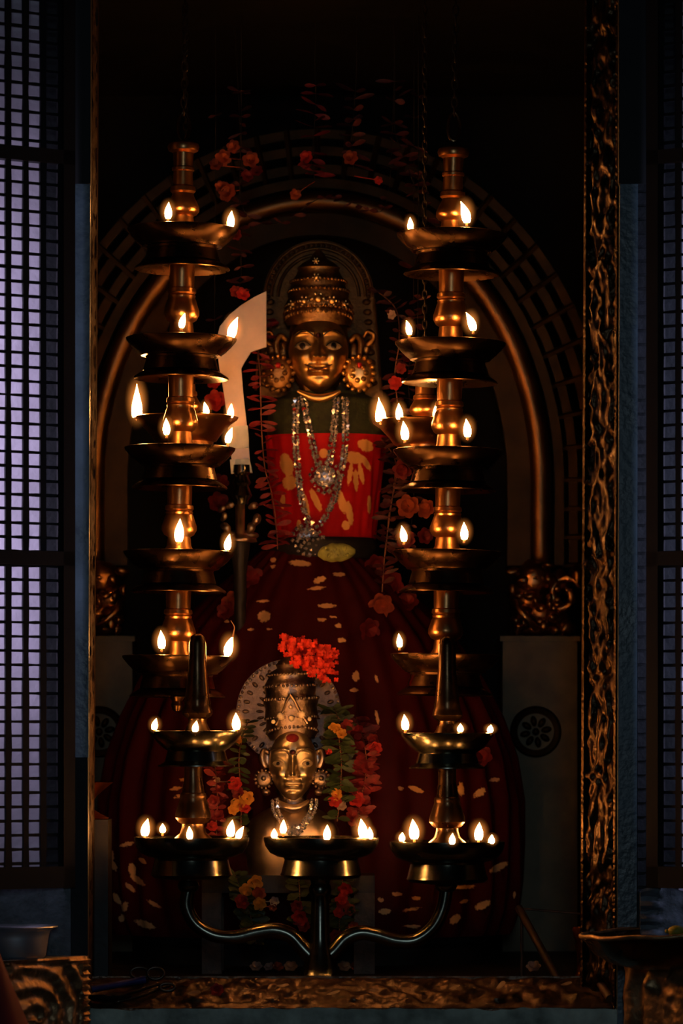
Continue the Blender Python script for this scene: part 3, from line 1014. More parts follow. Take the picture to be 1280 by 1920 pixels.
for (x0, y0), (x1, y1) in zip(tri, tri[1:]):
    b.tube([ctilt @ Vector((x * sm, -(52 - abs(x) * .35) * sm * .84, (1380 - q) * sm)) for x, q in ((x0, y0), (x1, y1))], 3 * sm, 6)
co = b.build('crown', M['silver_old'], SIL, smooth=50)
b = B()
for x, py, r in ((-19, 1342, 7.5), (0, 1347, 5.5), (19, 1341, 7.5), (0, 1326, 4), (-34, 1352, 4), (34, 1350, 4)):
    b.ball(ctilt @ Vector((x * sm, -(53 - abs(x) * .35) * sm * .82, (1380 - py) * sm)), r * sm, r * .6 * sm, r * sm, 12, 8)
b.build('crown_stones', M['gem_cream'], co)
# halo wheel
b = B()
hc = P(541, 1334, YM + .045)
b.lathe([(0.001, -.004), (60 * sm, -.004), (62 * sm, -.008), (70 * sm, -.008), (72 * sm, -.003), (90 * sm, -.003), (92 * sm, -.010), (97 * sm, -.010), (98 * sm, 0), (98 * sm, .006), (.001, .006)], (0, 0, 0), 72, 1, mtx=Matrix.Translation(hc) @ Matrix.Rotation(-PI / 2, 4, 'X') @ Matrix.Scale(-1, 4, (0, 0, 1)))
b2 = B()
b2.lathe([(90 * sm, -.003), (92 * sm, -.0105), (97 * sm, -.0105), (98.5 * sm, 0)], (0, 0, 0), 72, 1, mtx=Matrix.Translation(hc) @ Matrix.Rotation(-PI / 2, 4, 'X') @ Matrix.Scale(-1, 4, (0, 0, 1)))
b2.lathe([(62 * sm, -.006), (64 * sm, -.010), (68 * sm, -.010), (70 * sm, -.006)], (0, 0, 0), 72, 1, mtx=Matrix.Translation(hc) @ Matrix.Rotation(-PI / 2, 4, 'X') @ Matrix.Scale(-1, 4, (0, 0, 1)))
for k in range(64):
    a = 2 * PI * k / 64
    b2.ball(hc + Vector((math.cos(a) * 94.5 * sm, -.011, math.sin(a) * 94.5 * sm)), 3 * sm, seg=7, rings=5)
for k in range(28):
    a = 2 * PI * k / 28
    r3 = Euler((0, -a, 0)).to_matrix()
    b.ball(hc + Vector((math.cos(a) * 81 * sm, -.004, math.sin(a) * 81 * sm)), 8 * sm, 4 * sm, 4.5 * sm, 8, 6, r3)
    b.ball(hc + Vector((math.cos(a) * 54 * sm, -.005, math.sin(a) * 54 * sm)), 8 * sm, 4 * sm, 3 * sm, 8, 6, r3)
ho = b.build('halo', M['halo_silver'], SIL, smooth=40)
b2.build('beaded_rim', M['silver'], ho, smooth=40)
for sg in (-1, 1):
    b = B()
    ex = 548 + sg * 47
    b.tube(catmull([P(ex - sg * 3, 1412, YM - .02), P(ex + sg * 7, 1408, YM - .025), P(ex + sg * 10, 1422, YM - .03), P(ex + sg * 3, 1440, YM - .03)], 5), 5.5 * sm, 8)
    b.ball(P(ex, 1424, YM - .02), 7 * sm, 4 * sm, 16 * sm)
    b.build('ear', M['silver'], SIL, smooth=180)
    b = B()
    c = P(548 + sg * 54, 1461, YM - .035)
    b.ball(c, 15 * sm, 5 * sm, 16 * sm, 16, 10)
    for k in range(14):
        a = 2 * PI * k / 14
        b.ball(c + Vector((math.cos(a) * 16 * sm, -2 * sm, math.sin(a) * 17 * sm)), 3 * sm, seg=7, rings=5)
    b.ball(c + Vector((0, -6 * sm, 2 * sm)), 5 * sm)
    b.ball(c + Vector((-4 * sm * sg, 0, -24 * sm)), 9 * sm, 6 * sm, 7 * sm)
    b.build('earring', M['silver_old'], SIL)
# stool under the silver idol
zt = P(0, 1640, YM).z
ST = thing('silver_stool', 'dull silver stool under the silver idol, behind the three lamp bowls', 'stool', (P(545, 0, YM).x, YM + .03, 0))
b = B()
x0, x1 = P(380, 0, YM).x, P(702, 0, YM).x
b.box(x0, x1, YM - .05, YM + .11, zt - .035, zt); b.build('seat', M['stone_black'], ST, smooth=0)
for xa, xb in ((x0, x0 + .040), (x1 - .042, x1)):
    b = B(); b.box(xa, xb, YM - .05, YM - .012, 0, zt - .035); b.build('leg', M['stool_leg'], ST, smooth=0)
    b = B(); b.box(xa, xb, YM + .07, YM + .11, 0, zt - .035); b.build('leg', M['stool_leg'], ST, smooth=0)


# ------------------------------------------------------------------ flowers and leaves
def petal(b, c, d, up, L_, W2, curl=.3):
    d = d.normalized(); n = up - d * up.dot(d)
    n = n.normalized() if n.length > 1e-4 else d.orthogonal().normalized()
    w = d.cross(n)
    rows = [(0, .12), (.3, .75), (.62, 1.0), (.88, .65), (1, .08)]
    vs, fs = [], []
    for t, q in rows:
        cc = c + d * L_ * t + n * L_ * curl * t * t
        vs += [cc - w * W2 * q + n * W2 * .25 * q, cc, cc + w * W2 * q + n * W2 * .25 * q]
    for i in range(4):
        for k in range(2):
            fs.append((i * 3 + k, i * 3 + k + 1, (i + 1) * 3 + k + 1, (i + 1) * 3 + k))
    b.add(vs, fs)


def bloom(b, c, r, n=6, layers=2, face_dir=None):
    f = face_dir or Vector((random.uniform(-.5, .5), -1, random.uniform(-.3, .5)))
    f = f.normalized()
    u = f.orthogonal().normalized(); w = f.cross(u)
    for l in range(layers):
        for k in range(n):
            a = 2 * PI * (k + .5 * l) / n + random.uniform(-.15, .15)
            d = (u * math.cos(a) + w * math.sin(a)) + f * (.15 + .55 * l)
            petal(b, Vector(c), d, f, r * (1 - .25 * l), r * .42, .15)


def leafy_strand(name, label, path, y, mat, n, L_, W2, group, flowers=(), flat=True, flip=0.0, ymod=None):
    pts = catmull([P(q[0], q[1], q[2] if len(q) > 2 else y) for q in path], 10)
    root = thing(name, label, 'garland', pts[0], group)
    dk = path[0][1] < 100
    b = B(); b.tube(pts, .0008 if dk else .0013, 6); b.build('string', M['string_dark' if dk else 'string'], root)
    b = B()
    k = S(y)
    for i in range(n):
        t = (i + random.random() * .6) / n * (len(pts) - 1)
        c = pts[int(t)]
        if dk and toPX(c)[1] < 150:
            continue
        for sg in (-1, 1):
            if random.random() < .12:
                continue
            d = Vector((sg, random.uniform(-.9, .1), random.uniform(-.6, .45) + flip))
            petal(b, c + Vector((0, -.003, 0)), d, Vector((random.uniform(-.4, .4), -1, random.uniform(-.1, 1.3))), L_ * k * random.uniform(.45, 1.12), W2 * .8 * k * random.uniform(.5, 1.1), random.uniform(-.2, .25))
    b.build('leaves', mat, root, smooth=180)
    for (x, yy, r, m) in flowers:
        near = min(pts, key=lambda q: abs(toPX(q)[0] - x) + abs(toPX(q)[1] - yy))
        b = B(); bloom(b, P(x, yy, near.y - .012), r * k)
        b.tube([P(x, yy, near.y - .012), near], .0012, 5); b.build('flower', M[m], root, smooth=180)
    return root


G1 = 'red leaf garlands beside the goddess idol'
leafy_strand('leaf_garland', 'red leaf garland on a pale string between the sword and the red silk', [(500, 600, 1.055), (484, 640, .95), (487, 700), (489, 760), (491, 820), (497, 880), (510, 930), (518, 990), (520, 1030)], .82, M['leaf_red'], 42, 34, 7, G1)
leafy_strand('leaf_garland', 'dark leaf garland at the right edge of the gold halo, behind the right tiered lamp', [(700, 540, 1.055), (742, 580, .95), (748, 640), (740, 700), (745, 760), (748, 830), (742, 900), (730, 960), (722, 1040)], .84, M['leaf_maroon'], 40, 28, 6, G1,
             [(735, 590, 10, 'fl_white'), (742, 718, 15, 'fl_red'), (752, 690, 12, 'fl_deep')])
leafy_strand('leaf_garland', 'dense red leaf garland hanging above the right small lamp', [(775, 30), (776, 300), (775, 540), (778, 610), (772, 660), (765, 700), (768, 760)], .9, M['leaf_maroon'], 26, 30, 8, G1, [(762, 668, 12, 'fl_deep'), (800, 700, 12, 'fl_red')])
leafy_strand('leaf_garland', 'red leaf garland along the right edge of the red silk, below the right small lamp', [(712, 820, .99), (740, 860, .86), (738, 910), (730, 970), (722, 1030), (716, 1110)], .80, M['leaf_maroon'], 30, 32, 8, G1)
G2 = 'garlands hanging above the gold halo'
leafy_strand('leaf_garland', 'dark red leaf strand high above the golden face, brightest near its top', [(590, 15), (591, 80), (590, 120), (592, 190), (588, 250), (584, 300), (590, 340)], .78, M['leaf_red'], 22, 40, 7, G2, [(575, 295, 14, 'fl_red'), (553, 365, 12, 'fl_orange')])
leafy_strand('leaf_garland', 'dark red leaf strand high above the golden face, right of the longest one', [(668, 15), (668, 80), (668, 130), (664, 200), (660, 260), (664, 330)], .80, M['leaf_maroon'], 18, 36, 8, G2, [(658, 297, 16, 'fl_orange'), (710, 338, 9, 'fl_red')])
leafy_strand('leaf_garland', 'faint dark leaf strand over the right tiered lamp shoulder', [(738, 20), (740, 130), (740, 240), (752, 280), (770, 330), (790, 390), (800, 440)], .84, M['leaf_maroon'], 20, 34, 7, G2)
leafy_strand('flower_garland', 'orange and red flower garland hanging beside the top of the left tiered lamp', [(452, 20), (452, 140), (452, 250), (450, 330), (448, 420), (452, 500), (448, 560)], .80, M['leaf_maroon'], 24, 26, 7, G2,
             [(418, 296, 17, 'fl_orange'), (438, 275, 14, 'fl_orange'), (405, 310, 14, 'fl_orange'), (470, 300, 17, 'fl_orange'), (482, 322, 13, 'fl_deep'), (462, 330, 13, 'fl_deep'), (428, 360, 20, 'fl_orange'), (414, 350, 12, 'fl_orange'),
              (445, 440, 12, 'fl_deep'), (455, 552, 14, 'fl_red'), (440, 546, 12, 'fl_deep')])
leafy_strand('leaf_garland', 'dull brown leaf swag across the black space above the gold halo', [(440, 40), (450, 250), (455, 390), (520, 420), (600, 372), (660, 380), (720, 390), (735, 250), (740, 40)], .95, M['leaf_maroon'], 26, 26, 6, G2)
# flowers and leaves round the silver idol
G3 = 'garlands round the silver idol'


def fgar(label, path, y, nleaf, fl, mat='leaf_green', L_=26, W2=7):
    leafy_strand('flower_garland', label, path, y, M[mat], nleaf, L_, W2, G3, fl)


fgar('green garland with red and yellow flowers at the left shoulder of the silver idol', [(466, 1350, .625), (455, 1380, .56), (448, 1420), (450, 1470), (452, 1530), (450, 1580)], .52, 30,
     [(446, 1388, 11, 'fl_yellow'), (440, 1470, 15, 'fl_red'), (446, 1486, 13, 'fl_deep'), (462, 1497, 16, 'fl_yellow'), (446, 1508, 15, 'fl_yellow'), (458, 1514, 13, 'fl_red'), (436, 1518, 12, 'fl_yellow'), (404, 1466, 11, 'fl_white')])
fgar('deep green garland with a yellow bloom at its top right of the silver halo', [(625, 1325, .625), (634, 1352, .57), (636, 1390), (640, 1430), (638, 1480), (632, 1540)], .54, 46,
     [(628, 1366, 14, 'fl_yellow'), (640, 1376, 11, 'fl_yellow'), (650, 1362, 15, 'fl_deep'), (632, 1490, 13, 'fl_yellow'), (628, 1502, 14, 'fl_red'), (640, 1512, 11, 'fl_white'), (616, 1410, 7, 'fl_red')], L_=34, W2=9)
def sfront(px, py, lift=.012):
    y = YI - .25
    for _ in range(6):
        v = P(px, py, y)
        row = 1034 + (P(583, 1034, YI).z - v.z) / si
        r = skr(max(1034, min(1748, row))) * si
        q = max(-1, min(1, (v.x - P(583, 1034, YI).x) / r))
        y = YI - r * .62 * math.sqrt(max(0, 1 - q * q))
    return y - lift


fgar('crimson leaf garland outermost on the right of the silver idol', [(668, 1345, sfront(668, 1345, .004)), (684, 1400), (686, 1450), (676, 1500), (668, 1550)], .56, 44,
     [(700, 1386, 13, 'fl_deep'), (704, 1402, 14, 'fl_red'), (690, 1440, 16, 'fl_deep'), (668, 1500, 17, 'fl_red'), (660, 1530, 13, 'fl_deep'), (672, 1370, 12, 'fl_red')], 'leaf_red', 34, 9)
fgar('maroon flower garland between the left lamp column and the silver idol', [(402, 1420, sfront(402, 1420, .004)), (404, 1450), (408, 1500), (405, 1550), (410, 1600)], .50, 26,
     [(400, 1500, 13, 'fl_deep'), (410, 1530, 13, 'fl_deep'), (398, 1550, 11, 'fl_red'), (412, 1478, 10, 'fl_deep')], 'leaf_red', 24, 8)
fgar('garland of yellow and red flowers hanging over the left curved lamp arm', [(440, 1636, .556), (455, 1680), (470, 1720), (480, 1770)], .50, 30,
     [(476, 1655, 18, 'fl_yellow'), (462, 1672, 17, 'fl_yellow'), (484, 1676, 15, 'fl_orange'), (486, 1695, 14, 'fl_yellow'), (452, 1692, 16, 'fl_deep'), (514, 1690, 10, 'fl_white'), (512, 1700, 9, 'fl_orange')], 'leaf_green', 32, 10)
fgar('garland of red flowers and leaves hanging just right of the centre lamp stem', [(640, 1636, .556), (645, 1690), (636, 1730), (640, 1780)], .50, 34,
     [(648, 1668, 16, 'fl_red'), (640, 1690, 15, 'fl_red'), (654, 1705, 13, 'fl_orange'), (634, 1712, 12, 'fl_red'), (628, 1755, 14, 'fl_deep'), (664, 1738, 12, 'fl_orange')], 'leaf_green', 30, 9)
fgar('short garland of dark red flowers just left of the centre lamp stem', [(560, 1636, .556), (562, 1690), (565, 1740)], .50, 22,
     [(562, 1720, 17, 'fl_red'), (570, 1738, 13, 'fl_deep'), (556, 1700, 13, 'fl_deep')], 'leaf_green', 28, 9)

# red ixora head on the silver crown
b = B()
for k in range(300):
    t = random.random() ** .8
    sp = 30 if t > .3 else 16
    cx = 528 + 92 * t + random.uniform(-1, 1) * (14 if t > .3 else 8)
    cy = 1206 + 44 * t + random.uniform(-1, 1) * sp
    bloom(b, P(cx, cy, .52 + random.uniform(-.035, .03)), random.uniform(4.5, 7) * S(.53), 4, 1)
ix = b.build('ixora_bunch', M['ixora'], None, P(590, 1240, .53), smooth=180)
tag(ix, 'bright red bunch of tiny flowers on top of the silver crown', 'flowers')

# single hibiscus and petals on the idol lap
leafy_strand('flower_garland', 'red flower garland hanging between the left tiered lamp and the sword', [(404, 30), (404, 300), (402, 600), (403, 715), (404, 752), (406, 850), (408, 950)], .95, M['leaf_maroon'], 10, 18, 5, G1,
             [(404, 752, 22, 'fl_red'), (402, 715, 16, 'fl_red'), (408, 945, 24, 'fl_deep'), (412, 905, 18, 'fl_deep')])
leafy_strand('flower_garland', 'garland of dull orange and dark red flowers behind the right tiered lamp stem', [(784, 30), (784, 400), (782, 700), (778, 860), (775, 940), (768, 1010), (765, 1040)], .79, M['leaf_maroon'], 16, 24, 7, G1,
             [(755, 880, 20, 'fl_deep'), (765, 950, 24, 'fl_orange'), (800, 955, 20, 'fl_orange'), (760, 1010, 20, 'fl_deep'), (795, 1005, 17, 'fl_deep')])
LAP = [(735, 1095, 30, 'fl_deep', 'large dark red flower on the right knee of the skirt'), (765, 1130, 22, 'fl_deep', 'dark red flower on the skirt beside the right lamp stem'),
       (715, 1135, 26, 'fl_orange', 'dull orange flower low on the right of the skirt'), (440, 1130, 26, 'fl_orange', 'dull orange flower on the left of the skirt'), (470, 1085, 26, 'fl_deep', 'dark red flower on the left side of the lap'),
       (425, 1145, 20, 'fl_deep', 'small dark red flower near the left lamp stem'), (700, 1060, 24, 'fl_deep', 'dark red flower on the right side of the lap'),
       (905, 1420, 22, 'fl_deep', 'dark red flower right of the right upper lamp bowl'), (690, 1180, 24, 'fl_deep', 'dark red flower right of the red bunch of tiny flowers')]
for x, yy, r, m, lb in LAP:
    y_ = sfront(x, yy, .006)
    b = B(); c = P(x, yy, y_); bloom(b, c, r * S(y_), 6, 2)
    tag(b.build('hibiscus_flower', M[m], None, c, smooth=180), lb, 'flower', 'loose flowers on the goddess idol')

# fallen flowers along the floor behind the sill
for x, yy, r, m, lb in ((480, 1806, 13, 'fl_white', 'pale fallen flower on the floor left of the lamp foot'), (505, 1810, 11, 'fl_white', 'second pale fallen flower beside the lamp foot on its left'), (545, 1803, 14, 'fl_white', 'pale fallen flower touching the left of the lamp foot'),
                        (645, 1808, 14, 'fl_white', 'pale fallen flower touching the right of the lamp foot'), (520, 1782, 12, 'fl_orange', 'orange fallen flower under the left lamp arm'), (665, 1782, 11, 'fl_orange', 'orange fallen flower under the right lamp arm'),
                        (1000, 1806, 15, 'fl_white', 'pale fallen flower near the leaning rods')):
    y_ = .30 if yy > 1795 else .42
    z = .012
    d = (ZC - z) / (yy - H0) * F - D
    y_ = min(.6, max(.2, d))
    c = P(x, yy, y_); c.z = .010
    b = B(); bloom(b, c, r * S(y_), 6, 2, Vector((random.uniform(-.3, .3), -.7, .7)))
    tag(b.build('fallen_flower', M[m], None, c, smooth=180), lb, 'flower', 'fallen flowers on the sanctum floor')

# ------------------------------------------------------------------ brass arch behind the idol
YA = 1.45
sa = S(YA)
ARCH = thing('brass_arch', 'tall dull brass arch with pierced border standing behind the idol', 'arch', P(597, 1795, YA))


def arc_pt(t, off, y):
    """t 0 (left spring) .. 1 (right spring); off = px outward"""
    a = PI - PI * t
    return P(595 + (418 + off) * math.cos(a), 900 - (522 + off) * math.sin(a), y)


def leg(sg, off, y, n=6, y1=1060):
    return [P(595 + sg * (418 + off), 900 + (y1 - 900) * k / n, y) for k in range(n + 1)]


def arch_path(off, y):
    l = leg(-1, off, y)[::-1]
    r = leg(1, off, y)
    return l[:-1] + [arc_pt(k / 60, off, y) for k in range(61)] + r[1:]


b = B(); b.tube(arch_path(0, YA - .03), 19 * sa, 16); b.build('round_rail', M['brass_arch'], ARCH, smooth=180)
b = B()
pa, pb = arch_path(-62, YA + .0), arch_path(-14, YA)
n = len(pa)
vs = [q for k in range(n) for q in (pa[k], pb[k], pb[k] + Vector((0, .03, 0)), pa[k] + Vector((0, .03, 0)))]
fs = []
for k in range(n - 1):
    for q in range(4):
        q2 = (q + 1) % 4
        fs.append((k * 4 + q, k * 4 + q2, (k + 1) * 4 + q2, (k + 1) * 4 + q))
b.add(vs, fs); b.build('inner_band', M['brass_dim'], ARCH)
b = B()
pa, pb = arch_path(26, YA - .01), arch_path(44, YA - .01)
vs = [q for k in range(n) for q in (pa[k], pb[k], pb[k] + Vector((0, .03, 0)), pa[k] + Vector((0, .03, 0)))]
b.add(vs, fs)
b.build('outer_band', M['brass_dim'], ARCH)
# pierced border: bars leave oblong openings
b = B()
for off in (62, 96, 128):
    pa, pb = arch_path(off - 9, YA + .012), arch_path(off + 8, YA + .012)
    vs = [q for k in range(n) for q in (pa[k], pb[k], pb[k] + Vector((0, .012, 0)), pa[k] + Vector((0, .012, 0)))]
    b.add(vs, fs)
pth = arch_path(40, YA + .016)
pth2 = arch_path(136, YA + .016)
acc = 0
for k in range(1, n):
    acc += (pth[k] - pth[k - 1]).length
    if acc > 34 * sa:
        acc = 0
        b.tube([pth[k], pth2[k]], 7 * sa, 6)
b.build('pierced_border', M['brass_dim'], ARCH, smooth=40)
# carved makara blocks on pedestals
for sg in (-1, 1):
    cx = 595 + sg * 425
    b = B()
    random.seed(21)
    for (dx, py, rx, rz) in ((-20, 1085, 34, 34), (-30, 1120, 36, 34), (-10, 1150, 34, 26), (18, 1160, 26, 22), (-40, 1150, 22, 16), (-14, 1180, 40, 14), (30, 1090, 18, 22), (40, 1178, 20, 16), (-48, 1118, 14, 12), (60, 1080, 14, 20)):
        b.ball(P(cx + sg * dx, py, YA - .04 + random.uniform(-.03, .0)), rx * sa, 30 * sa, rz * sa, 18, 12)
    for k in range(26):
        b.ball(P(cx + sg * random.uniform(-60, 30), random.uniform(1060, 1185), YA - .09 - random.uniform(0, .02)), random.uniform(6, 13) * sa, 10 * sa, random.uniform(5, 12) * sa, 10, 7)
    sp = []
    for k in range(34):
        a = 0.4 + k * .22
        rr = (30 - k * .62)
        sp.append(P(cx + sg * (38 + rr * math.cos(a)), 1118 - rr * 1.25 * math.sin(a), YA - .08))
    b.tube(sp, [7 * sa] * 34, 8)
    b.tube([P(cx - sg * 56, 1128, YA - .1), P(cx - sg * 48, 1146, YA - .12), P(cx - sg * 30, 1162, YA - .12), P(cx - sg * 12, 1180, YA - .11)], 6 * sa, 8)
    b.v = [v + Vector((noise.noise(v * 60), noise.noise(v * 60 + Vector((5, 0, 0))), noise.noise(v * 60 + Vector((0, 7, 0))))) * .006 for v in b.v]
    b.build('carved_beast', M['brass'], ARCH, smooth=180)
    b = B()
    x0, x1 = P(cx - sg * 78, 0, YA - .08).x, P(cx + sg * 62, 0, YA - .08).x
    x0, x1 = min(x0, x1), max(x0, x1)
    zt = P(0, 1196, YA - .08).z
    b.box(x0, x1, YA - .08, YA + .08, 0, zt)
    b.box(x0 - .006, x1 + .006, YA - .086, YA + .086, zt - .008, zt + .004)
    po = b.build('pedestal', M['brass_ped'] if 'brass_ped' in M else M['brass_arch'], ARCH, smooth=0)
    b = B()
    rc = P(cx - sg * 16, 1372, YA - .083)
    RX = Matrix.Translation(rc) @ Matrix.Rotation(PI / 2, 4, 'X')
    b.lathe([(34 * sa, 0), (35 * sa, .004), (44 * sa, .008), (47 * sa, .004), (48 * sa, 0)], (0, 0, 0), 40, mtx=RX)
    for k in range(8):
        a = 2 * PI * k / 8 + .2
        b.ball(rc + Vector((math.cos(a) * 20 * sa, -.004, math.sin(a) * 20 * sa)), 10 * sa, 5 * sa, 6 * sa, 10, 7, Euler((0, -a, 0)).to_matrix())
    b.ball(rc + Vector((0, -.004, 0)), 7 * sa, 5 * sa, 7 * sa)
    b.build('rosette', M['brass_dim'], po, smooth=50)

# ------------------------------------------------------------------ room shell
YBK = 1.75
b = B(); b.box(-1.0, 1.0, .1, YBK + .1, -.08, 0); b.box(-1.8, 1.8, -2.2, .02, -.42, -.34); struct(b.build('floor', M['floor_dark'], smooth=0))
b = B(); b.box(-1.0, 1.0, YBK, YBK + .1, 0, 2.05); struct(b.build('wall_back', M['wall_dark'], smooth=0))
b = B(); b.box(-1.0, -.9, .14, YBK, 0, 2.05); struct(b.build('wall_left', M['wall_dark'], smooth=0))
b = B(); b.box(.9, 1.0, .14, YBK, 0, 2.05); struct(b.build('wall_right', M['wall_dark'], smooth=0))
b = B(); b.box(-1.0, 1.0, .02, YBK + .1, CEIL, CEIL + .08); struct(b.build('ceiling', M['wall_dark'], smooth=0))
# facade either side of the doorway
b = B(); b.box(-1.8, -.562, .02, .14, -.3, 2.05); struct(b.build('wall_facade_left', M['plaster'], smooth=0))
b = B(); b.box(.631, 1.8, .02, .14, -.3, 2.05); struct(b.build('wall_facade_right', M['plaster'], smooth=0))
b = B(); b.box(-.562, -.505, -.01, .14, -.3, 2.05); struct(b.build('trim_1', M['pier'], smooth=0))
b = B(); b.box(.576, .631, -.01, .14, -.3, 2.05); struct(b.build('trim_2', M['pier'], smooth=0))
# lintel over the doorway
b = B(); b.box(-.505, .576, -.02, .14, 1.90, 2.05); struct(b.build('trim_3', M['beam'], smooth=0))


def lean_post(name, pxt, pxb, y0, y1, z0, z1, mat):
    """post whose front corners follow (left,right) px at the top row 0 and bottom row 1900"""
    def X(px_t, px_b, z):
        py = H0 - (z - ZC) * F / (D + y0)
        px = px_t + (px_b - px_t) * py / 1900.0
        return (px - 640) * S(y0)
    b = B()
    vs = []
    for z in (z0, z1):
        for (q, yy) in ((0, y0), (1, y0), (1, y1), (0, y1)):
            vs.append((X(pxt[q], pxb[q], z), yy, z))
    b.add(vs, [(0, 3, 2, 1), (4, 5, 6, 7), (0, 1, 5, 4), (1, 2, 6, 5), (2, 3, 7, 6), (3, 0, 4, 7)])
    return struct(b.build(name, mat, smooth=0))


ZL = P(0, 345, -.03).z
lean_post('trim_4', (138, 170), (131, 164), -.03, -.002, -.06, ZL, M['post'])
lean_post('trim_5', (1163, 1196), (1157, 1193), -.03, .05, -.06, ZL + .0, M['post'])
lean_post('trim_6', (134, 170), (134, 168), -.035, -.002, ZL, 1.92, M['beam'])  # dark post top paints in the shade above the daylit stretch
lean_post('trim_7', (1160, 1212), (1160, 1212), -.035, .05, ZL, 1.92, M['beam'])  # same painted shade on the right post top
# ribbed strip beside the right post
b = B()
x0, x1 = P(1195, 0, -.03).x, P(1216, 0, -.03).x
z = -.06
while z < 1.9:
    b.box(x0, x1, -.026, .02, z, z + .020)
    b.box(x0, x1, -.020, .02, z + .020, z + .026)
    z += .026
struct(b.build('trim_8', M['pier'], smooth=0))


def carved_strip(name, pxt, pxb, y0, mat, amp, nu, nv, z0=-.04, z1=1.92, period=.20, depthback=.11, splay=.0, side=1):
    def fn(u, v):
        z = z0 + (z1 - z0) * v
        py = H0 - (z - ZC) * F / (D + y0)
        a = pxt[0] + (pxb[0] - pxt[0]) * py / 1900.0
        c = pxt[1] + (pxb[1] - pxt[1]) * py / 1900.0
        yu = y0 + splay * ((1 - u) if side > 0 else u)
        x = (a + (c - a) * u - 640) * S(yu)
        if u <= 0 or u >= 1:
            return Vector((x, yu + .008, z))
        ph = (z / period) % 1.0
        e = ((u - .5) / .26) ** 2 + ((ph - .5) / .34) ** 2
        h = .9 * math.exp(-((math.sqrt(e) - 1) / .3) ** 2) + .7 * math.exp(-(e / .35))
        h += .55 * math.sin(u * 9 + 5 * noise.noise(Vector((u * 2, z * 9, 1)))) * math.sin(z * 120 + 4 * noise.noise(Vector((u * 4, z * 20, 4)))) * (1 if e > 1.3 else .5)
        h += .9 * noise.noise(Vector((u * 5, z * 24, 2))) + .5 * noise.noise(Vector((u * 11, z * 52, 7)))
        if u < .09 or u > .91:
            h = 1.1 + .3 * noise.noise(Vector((u, z * 150, 0)))
        return Vector((x - amp * h * .6 * side, yu - amp * h * .8, z))
    b = B()
    b.grid(fn, nu, nv)
    b.cur = 1
    def corner(px_t, px_b, z):
        py = H0 - (z - ZC) * F / (D + y0)
        return px_t + (px_b - px_t) * py / 1900.0 - 640
    ya, yb = (y0 + splay, y0) if side > 0 else (y0, y0 + splay)
    vs = []
    for z in (z0, z1):
        xa, xb = corner(pxt[0], pxb[0], z), corner(pxt[1], pxb[1], z)
        xa, xb = xa * S(ya), xb * S(yb)
        vs += [(xa, ya + .010, z), (xb, yb + .010, z), (xb, y0 + depthback + .02, z), (xa, y0 + depthback + .02, z)]
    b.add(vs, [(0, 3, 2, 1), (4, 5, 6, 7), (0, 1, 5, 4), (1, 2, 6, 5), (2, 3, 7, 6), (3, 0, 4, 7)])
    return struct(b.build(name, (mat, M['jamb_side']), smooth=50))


carved_strip('door_jamb_right', (1099, 1164), (1090, 1158), 0.0, M['jamb'], .0075, 36, 1100, splay=.075, side=1)
carved_strip('door_jamb_left', (170, 182), (163, 171), 0.01, M['jamb_muted'], .004, 12, 900, splay=.07, side=-1)

# threshold: carved sloping sill and the stone slab under it
XL, XR = P(163, 0, 0).x, P(1160, 0, 0).x


def sill(u, v):
    x = XL + (XR - XL) * u
    t = v
    y = -.005 + .095 * t
    z = -.030 + .052 * (t ** .8)
    if 0 < v < 1:
        h = noise.noise(Vector((x * 26, t * 3.2, 3))) * .8 + noise.noise(Vector((x * 60, t * 7, 9))) * .6
        h += .8 * math.sin(x * 70 + 3 * noise.noise(Vector((x * 8, t * 2, 1)))) * math.sin(t * 7.5)
        k = .0055 if .12 < t < .9 else .002
        z += h * k
        y -= h * k * .8
    return Vector((x, y, z))


b = B(); b.grid(sill, 420, 26)
b.box(XL, XR, -.003, .092, -.05, -.031)
b.box(XL, XR, .088, .10, -.05, .024)
struct(b.build('trim_9', M['sill'], smooth=50))


def slab(u, v):
    x = -.75 + 1.5 * u
    w = .006 * noise.noise(Vector((x * 9, 0, 2))) + .003 * noise.noise(Vector((x * 30, v * 3, 2)))
    if v < .5:
        return Vector((x, -.02 - .05 * (1 - v * 2) + w * .5, -.034 + w * .6))
    return Vector((x, -.07 + w, -.034 - .14 * (v - .5) * 2))


b = B()


def slab2(u, v):
    x = -.75 + 1.5 * u
    w = .005 * noise.noise(Vector((x * 9, 0, 2))) + .004 * noise.noise(Vector((x * 34, v * 6, 2)))
    return Vector((x, -.02 + w, -.03 - .22 * v + w))


b.grid(slab2, 260, 40)
b.box(-.75, .75, -.008, .1, -.25, -.045)
struct(b.build('trim_10', M['stone_step'], smooth=60))

# plinth stone at both sides under the grille doors
b = B(); b.box(-1.5, P(134, 0, -.04).x, -.05, .0, -.3, P(0, 1660, -.05).z); struct(b.build('trim_11', M['stone_plinth'], smooth=0))
b = B()


def plr(u, v):
    x = P(1200, 0, -.05).x + .55 * u
    z = -.1 + (P(0, 1668, -.05).z + .1) * v
    h = noise.noise(Vector((x * 40, z * 40, 1)))
    if u < .06:
        h += 1.6 * math.sin(z * 240)
    return Vector((x, -.05 - .006 * h, z + (.006 * math.sin(u * 25) if v > .97 else 0)))


b.grid(plr, 70, 60)
b.box(P(1200, 0, -.05).x, P(1200, 0, -.05).x + .55, -.045, .0, -.1, P(0, 1672, -.05).z)
struct(b.build('trim_12', M['stone_plinth'], smooth=60))
b = B()
for bx in ((P(134, 0, -.03).x, P(166, 0, -.03).x),):
    b.box(bx[0], bx[1], -.05, -.028, -.12, P(0, 1420, -.05).z)
struct(b.build('trim_13', M['pier'], smooth=0))


